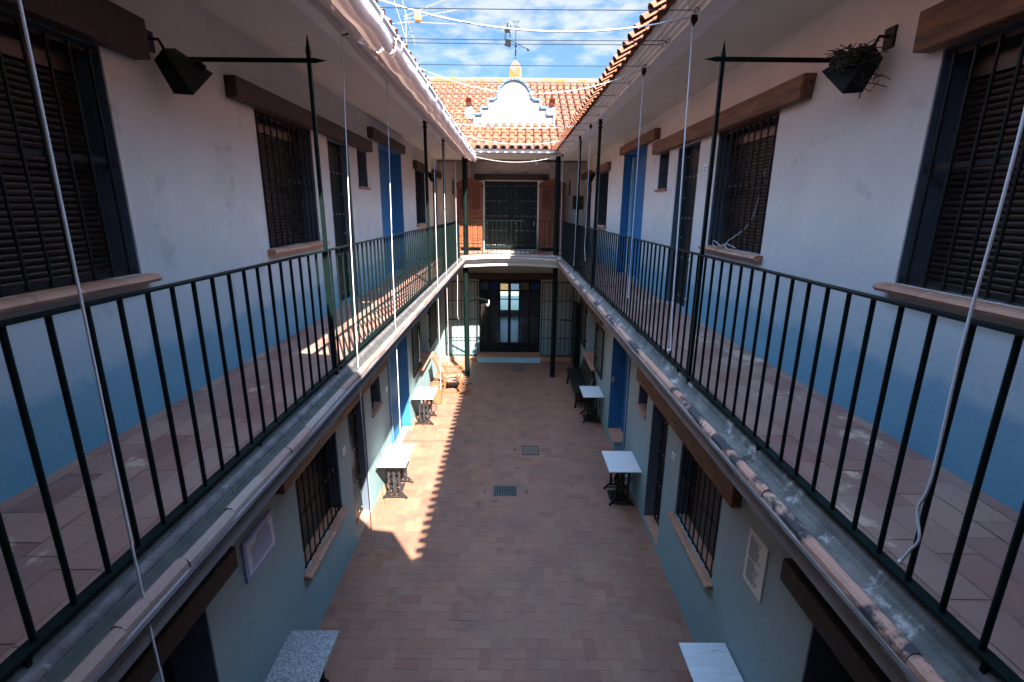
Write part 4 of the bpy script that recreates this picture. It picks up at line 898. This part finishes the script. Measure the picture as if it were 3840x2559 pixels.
# ------------------------------------------------------------ awnings
random.seed(3)
def awning(y0,y1,label,droop=1.0,ph=0):
    T=thing('awning',label,'awning',(-1.2,(y0+y1)/2,6.45),'folded canvas shades under the left eave')
    base=[(1.485,6.60),(1.475,6.56),(1.45,6.525),(1.42,6.51),(1.39,6.515),(1.365,6.535),(1.352,6.575),(1.345,6.575),(1.338,6.52),(1.318,6.47),(1.285,6.443),(1.25,6.445),(1.225,6.475),(1.212,6.53),(1.206,6.53),(1.200,6.47),(1.182,6.415),(1.15,6.385),(1.118,6.390),(1.095,6.425),(1.085,6.49),(1.080,6.49),(1.073,6.43),(1.055,6.385),(1.03,6.365),(1.005,6.375),(.990,6.42),(.986,6.49)]
    t=MB(-1); n=int((y1-y0)/.06); m=len(base); vs=[]
    for i in range(n+1):
        y=y0+(y1-y0)*i/n
        sag=.5+.5*math.cos((y-4.18)*2*PI/.70)
        end=min(1,(y1-y)/.5) if y1>10 else 1
        for k,(u,z) in enumerate(base):
            lob=max(0,6.56-z)/.15
            w_=.010*math.sin(y*2.3+k*.35+ph)+.005*math.sin(y*6.7+k*.8)+.0018*math.sin(y*17+k*1.2)
            val=.020*abs(math.sin(y*3.6+ph))*(1 if k<6 else 0)
            vs.append((u+w_*.7*(0 if k==m-1 else 1)-(.0),y,z-(1-sag)*.018*lob+w_*.7*min(1,lob)-val))
    fs=[(i*m+k,i*m+k+1,(i+1)*m+k+1,(i+1)*m+k) for i in range(n) for k in range(m-1)]
    t.add(vs,fs,True); t.build('canvas',FAB,T,recalc=False,solid=.004)
    t=MB(-1); t.prism([(.995,6.50),(.975,6.51),(.975,6.475),(.985,6.468),(1.0,6.475)],'y',y0,y1)
    t.tube([(.985,y0,6.49),(.985,y1,6.49)],.017,8); t.build('front_rail',WPLA,T)
    t=MB(-1); y=4.18
    t2=MB(-1)
    while y<y1-.1:
        if y>y0+.1: t.tube([(.975,y,6.505),(.968,y,6.49),(.975,y,6.45),(.99,y,6.44)],.007,5); t.ball((.97,y,6.50),.012)
        y+=.70
    t.build('rings',WPLA,T)
awning(-.6,4.62,'near section of folded pinkish white canvas shade under the left eave',ph=0)
awning(4.70,14.75,'long far section of folded pinkish white canvas shade under the left eave',ph=1.3)
t=MB(); poly=[(1.22,-.6),(1.22,-.10),(.60,.84),(.25,.90),(-.60,1.78),(-1.02,1.86),(-1.02,-.6)]  # unseen sun blocker added above the viewer, outline cut to the shadow edges
T=thing('awning','unseen flat canvas added overhead at the near end to shape the sun shadow','awning',(0,.5,6.6))
t.prism(poly,'z',6.60,6.606); t.build('canvas',FAB,T)
# ------------------------------------------------------------ wires and ropes
ys=[4.18,4.87,4.98,5.67,6.38,7.05,7.75,8.45,9.25,9.95,10.65,11.6,12.6,13.4,14.1]
TW=[]
words=['nearest','second','third','fourth','fifth','sixth','seventh','eighth','ninth','tenth','eleventh','twelfth','thirteenth','fourteenth','farthest']
for i,y in enumerate(ys):
    T=thing('awning_wire','thin dark wire across the courtyard at eave level, %s from the viewer'%words[i],'wire',(0,y,6.55),'straight wires across the courtyard')
    b=MB(); zz=6.535; b.tube([(-1.40,y,zz)]+[(x,y,zz-.006*(1-(x/1.4)**2)) for x in (-.9,-.4,0,.4,.9)]+[(1.30,y,zz)],.0034,5,False)
    b.build('wire',WIRE,T)
    b=MB(); c=(1.365,y,6.535); b.tube([(1.30,y,zz),(1.33,y,zz)]+[(c[0]+.02*math.cos(a),y,c[2]+.02*math.sin(a)) for a in [PI+i_*2*PI/8 for i_ in range(9)]],.003,5,False); b.tube([(1.315,y,zz),(1.305,y+.01,zz+.06)],.0018,4,False)
    b.build('eyelet',WIRE,T)
def rope(label,pts,r=.006,m=ROPE,knot=True):
    b=MB(); 
    # twisted cord: two strands
    P_=[Vector(p) for p in curve(pts,8)] if len(pts)>2 else [Vector(p) for p in pts]
    b.tube(P_,r,8)
    if knot: b.ball(P_[-1],r*2.0,8)
    o=b.build('rope',m); tag(o,label,'rope'); return o
def cross(y,sag,zl=6.52,xl=-1.0): 
    return [(xl+(1.35-xl)*t,y,zl+(6.51-zl)*t-sag*4*t*(1-t)) for t in [i/8 for i in range(9)]]
def roped(label,y,sag,zend,drift=0,xl=-1.0,r=.0042,zl=6.52,tail=None):
    pts=cross(y,sag,zl,xl)+[(1.375,y+.02,6.46)]
    b=MB(); b.tube(curve(pts,4),r,6); 
    dn=[(1.38,y+.03,6.46),(1.38,y+.01+drift*.3,5.6),(1.38,y+drift*.7,4.7),(1.38,y+drift,zend+.15)]+(tail or [(1.37,y+drift-.02,zend)])
    b.tube(curve(dn,5),r,6); b.ball(dn[-1],r*2.2,8)
    T=thing('rope',label,'rope',(1.37,y,6.5)); b.build('cord',ROPE,T)
    b=MB(); b.prism([(1.355,6.53),(1.395,6.53),(1.40,6.49),(1.375,6.45),(1.35,6.49)],'y',y-.01,y+.012); b.build('pulley',IRON,T)
roped('thickest white cord sagging across the sky, nearest the viewer',4.25,.17,4.05,-.12,xl=-1.17,zl=6.66,r=.0065,tail=[(1.39,4.12,3.95),(1.37,4.10,3.93)])
roped('second white cord sagging across the courtyard, tail hanging by the right spear post',5.72,.24,4.22,.03,tail=[(1.36,5.66,4.12)])
roped('third white cord across the courtyard, hanging near the second right gallery post',9.30,.05,4.3,.12,tail=[(1.38,9.26,4.19)],r=.0045)
roped('fourth white cord across the courtyard, hanging before the third right gallery post',10.70,.15,4.0,.2,tail=[(1.38,10.94,3.91)],r=.0045)
roped('farthest white cord looping below the end eave, hanging past the gallery corner',14.18,.16,3.45,-.10,tail=[(1.37,14.2,3.3)],r=.0055,xl=-.98,zl=6.45)
rope('thick white cord hanging closest on the left across the barred window',[(-1.33,1.53,6.55),(-1.33,1.525,5.6),(-1.33,1.51,4.6),(-1.33,1.50,3.8),(-1.33,1.51,2.6)],.0043)
rope('thick white cord hanging closest on the right, ending in a knot over the gallery floor',[(1.33,1.42,6.55),(1.33,1.39,5.34),(1.33,1.40,4.77),(1.33,1.39,4.30),(1.33,1.41,4.17),(1.33,1.38,4.08),(1.33,1.40,4.02),(1.33,1.425,3.955)],.0043)
rope('long thin cord on the left hanging down to the courtyard floor shadow',[(-1.38,4.5,6.45),(-1.38,4.42,5.72),(-1.38,4.33,4.7),(-1.38,4.28,3.6),(-1.38,4.30,2.6),(-1.38,4.31,1.8)],.0042)
rope('thin cord on the left ending above the pale granite table',[(-1.38,5.98,6.45),(-1.38,5.88,5.28),(-1.38,5.80,4.3),(-1.38,5.77,3.2),(-1.38,5.73,2.19)],.0042)
rope('thin cord on the left hanging just before the second gallery post',[(-1.38,9.38,6.4),(-1.38,9.29,4.93),(-1.38,9.3,3.2),(-1.38,9.3,1.6)],.0045)
rope('thin cord on the left hanging over the rocking chair',[(-1.38,10.68,6.4),(-1.38,10.61,4.74),(-1.38,10.63,3.2),(-1.38,10.63,1.7)],.0045)
rope('thin cord on the left beside the far column',[(-1.38,12.75,6.35),(-1.38,12.78,4.8),(-1.38,12.8,3.4),(-1.40,12.8,2.4),(-1.38,12.9,2.25)],.005)
# small cords at the windows
rope('white cord bundle lying on the sill of the right barred window',[(2.24,5.0,4.74),(2.22,5.2,4.77),(2.25,5.35,4.73),(2.22,5.5,4.78),(2.26,5.62,4.74),(2.22,5.45,4.72),(2.24,5.3,4.75),(2.21,5.12,4.72),(2.25,5.25,4.78),(2.45,5.2,5.0),(2.48,5.1,5.5)],.0035,knot=False)
rope('green cord looped behind the bars of the nearest left window',[(-2.42,1.92,5.35),(-2.42,2.05,5.05),(-2.42,2.25,4.9),(-2.42,2.28,4.80),(-2.42,2.15,4.76),(-2.42,2.05,4.80),(-2.42,2.18,4.74),(-2.42,2.3,4.77)],.004,GCORD,False)
rope('pale braided cord hanging on the near left green shutter',[(-2.27,11.85,2.1),(-2.26,11.86,1.75),(-2.265,11.85,1.45),(-2.27,11.83,1.40),(-2.265,11.87,1.37),(-2.27,11.88,1.42)],.012)
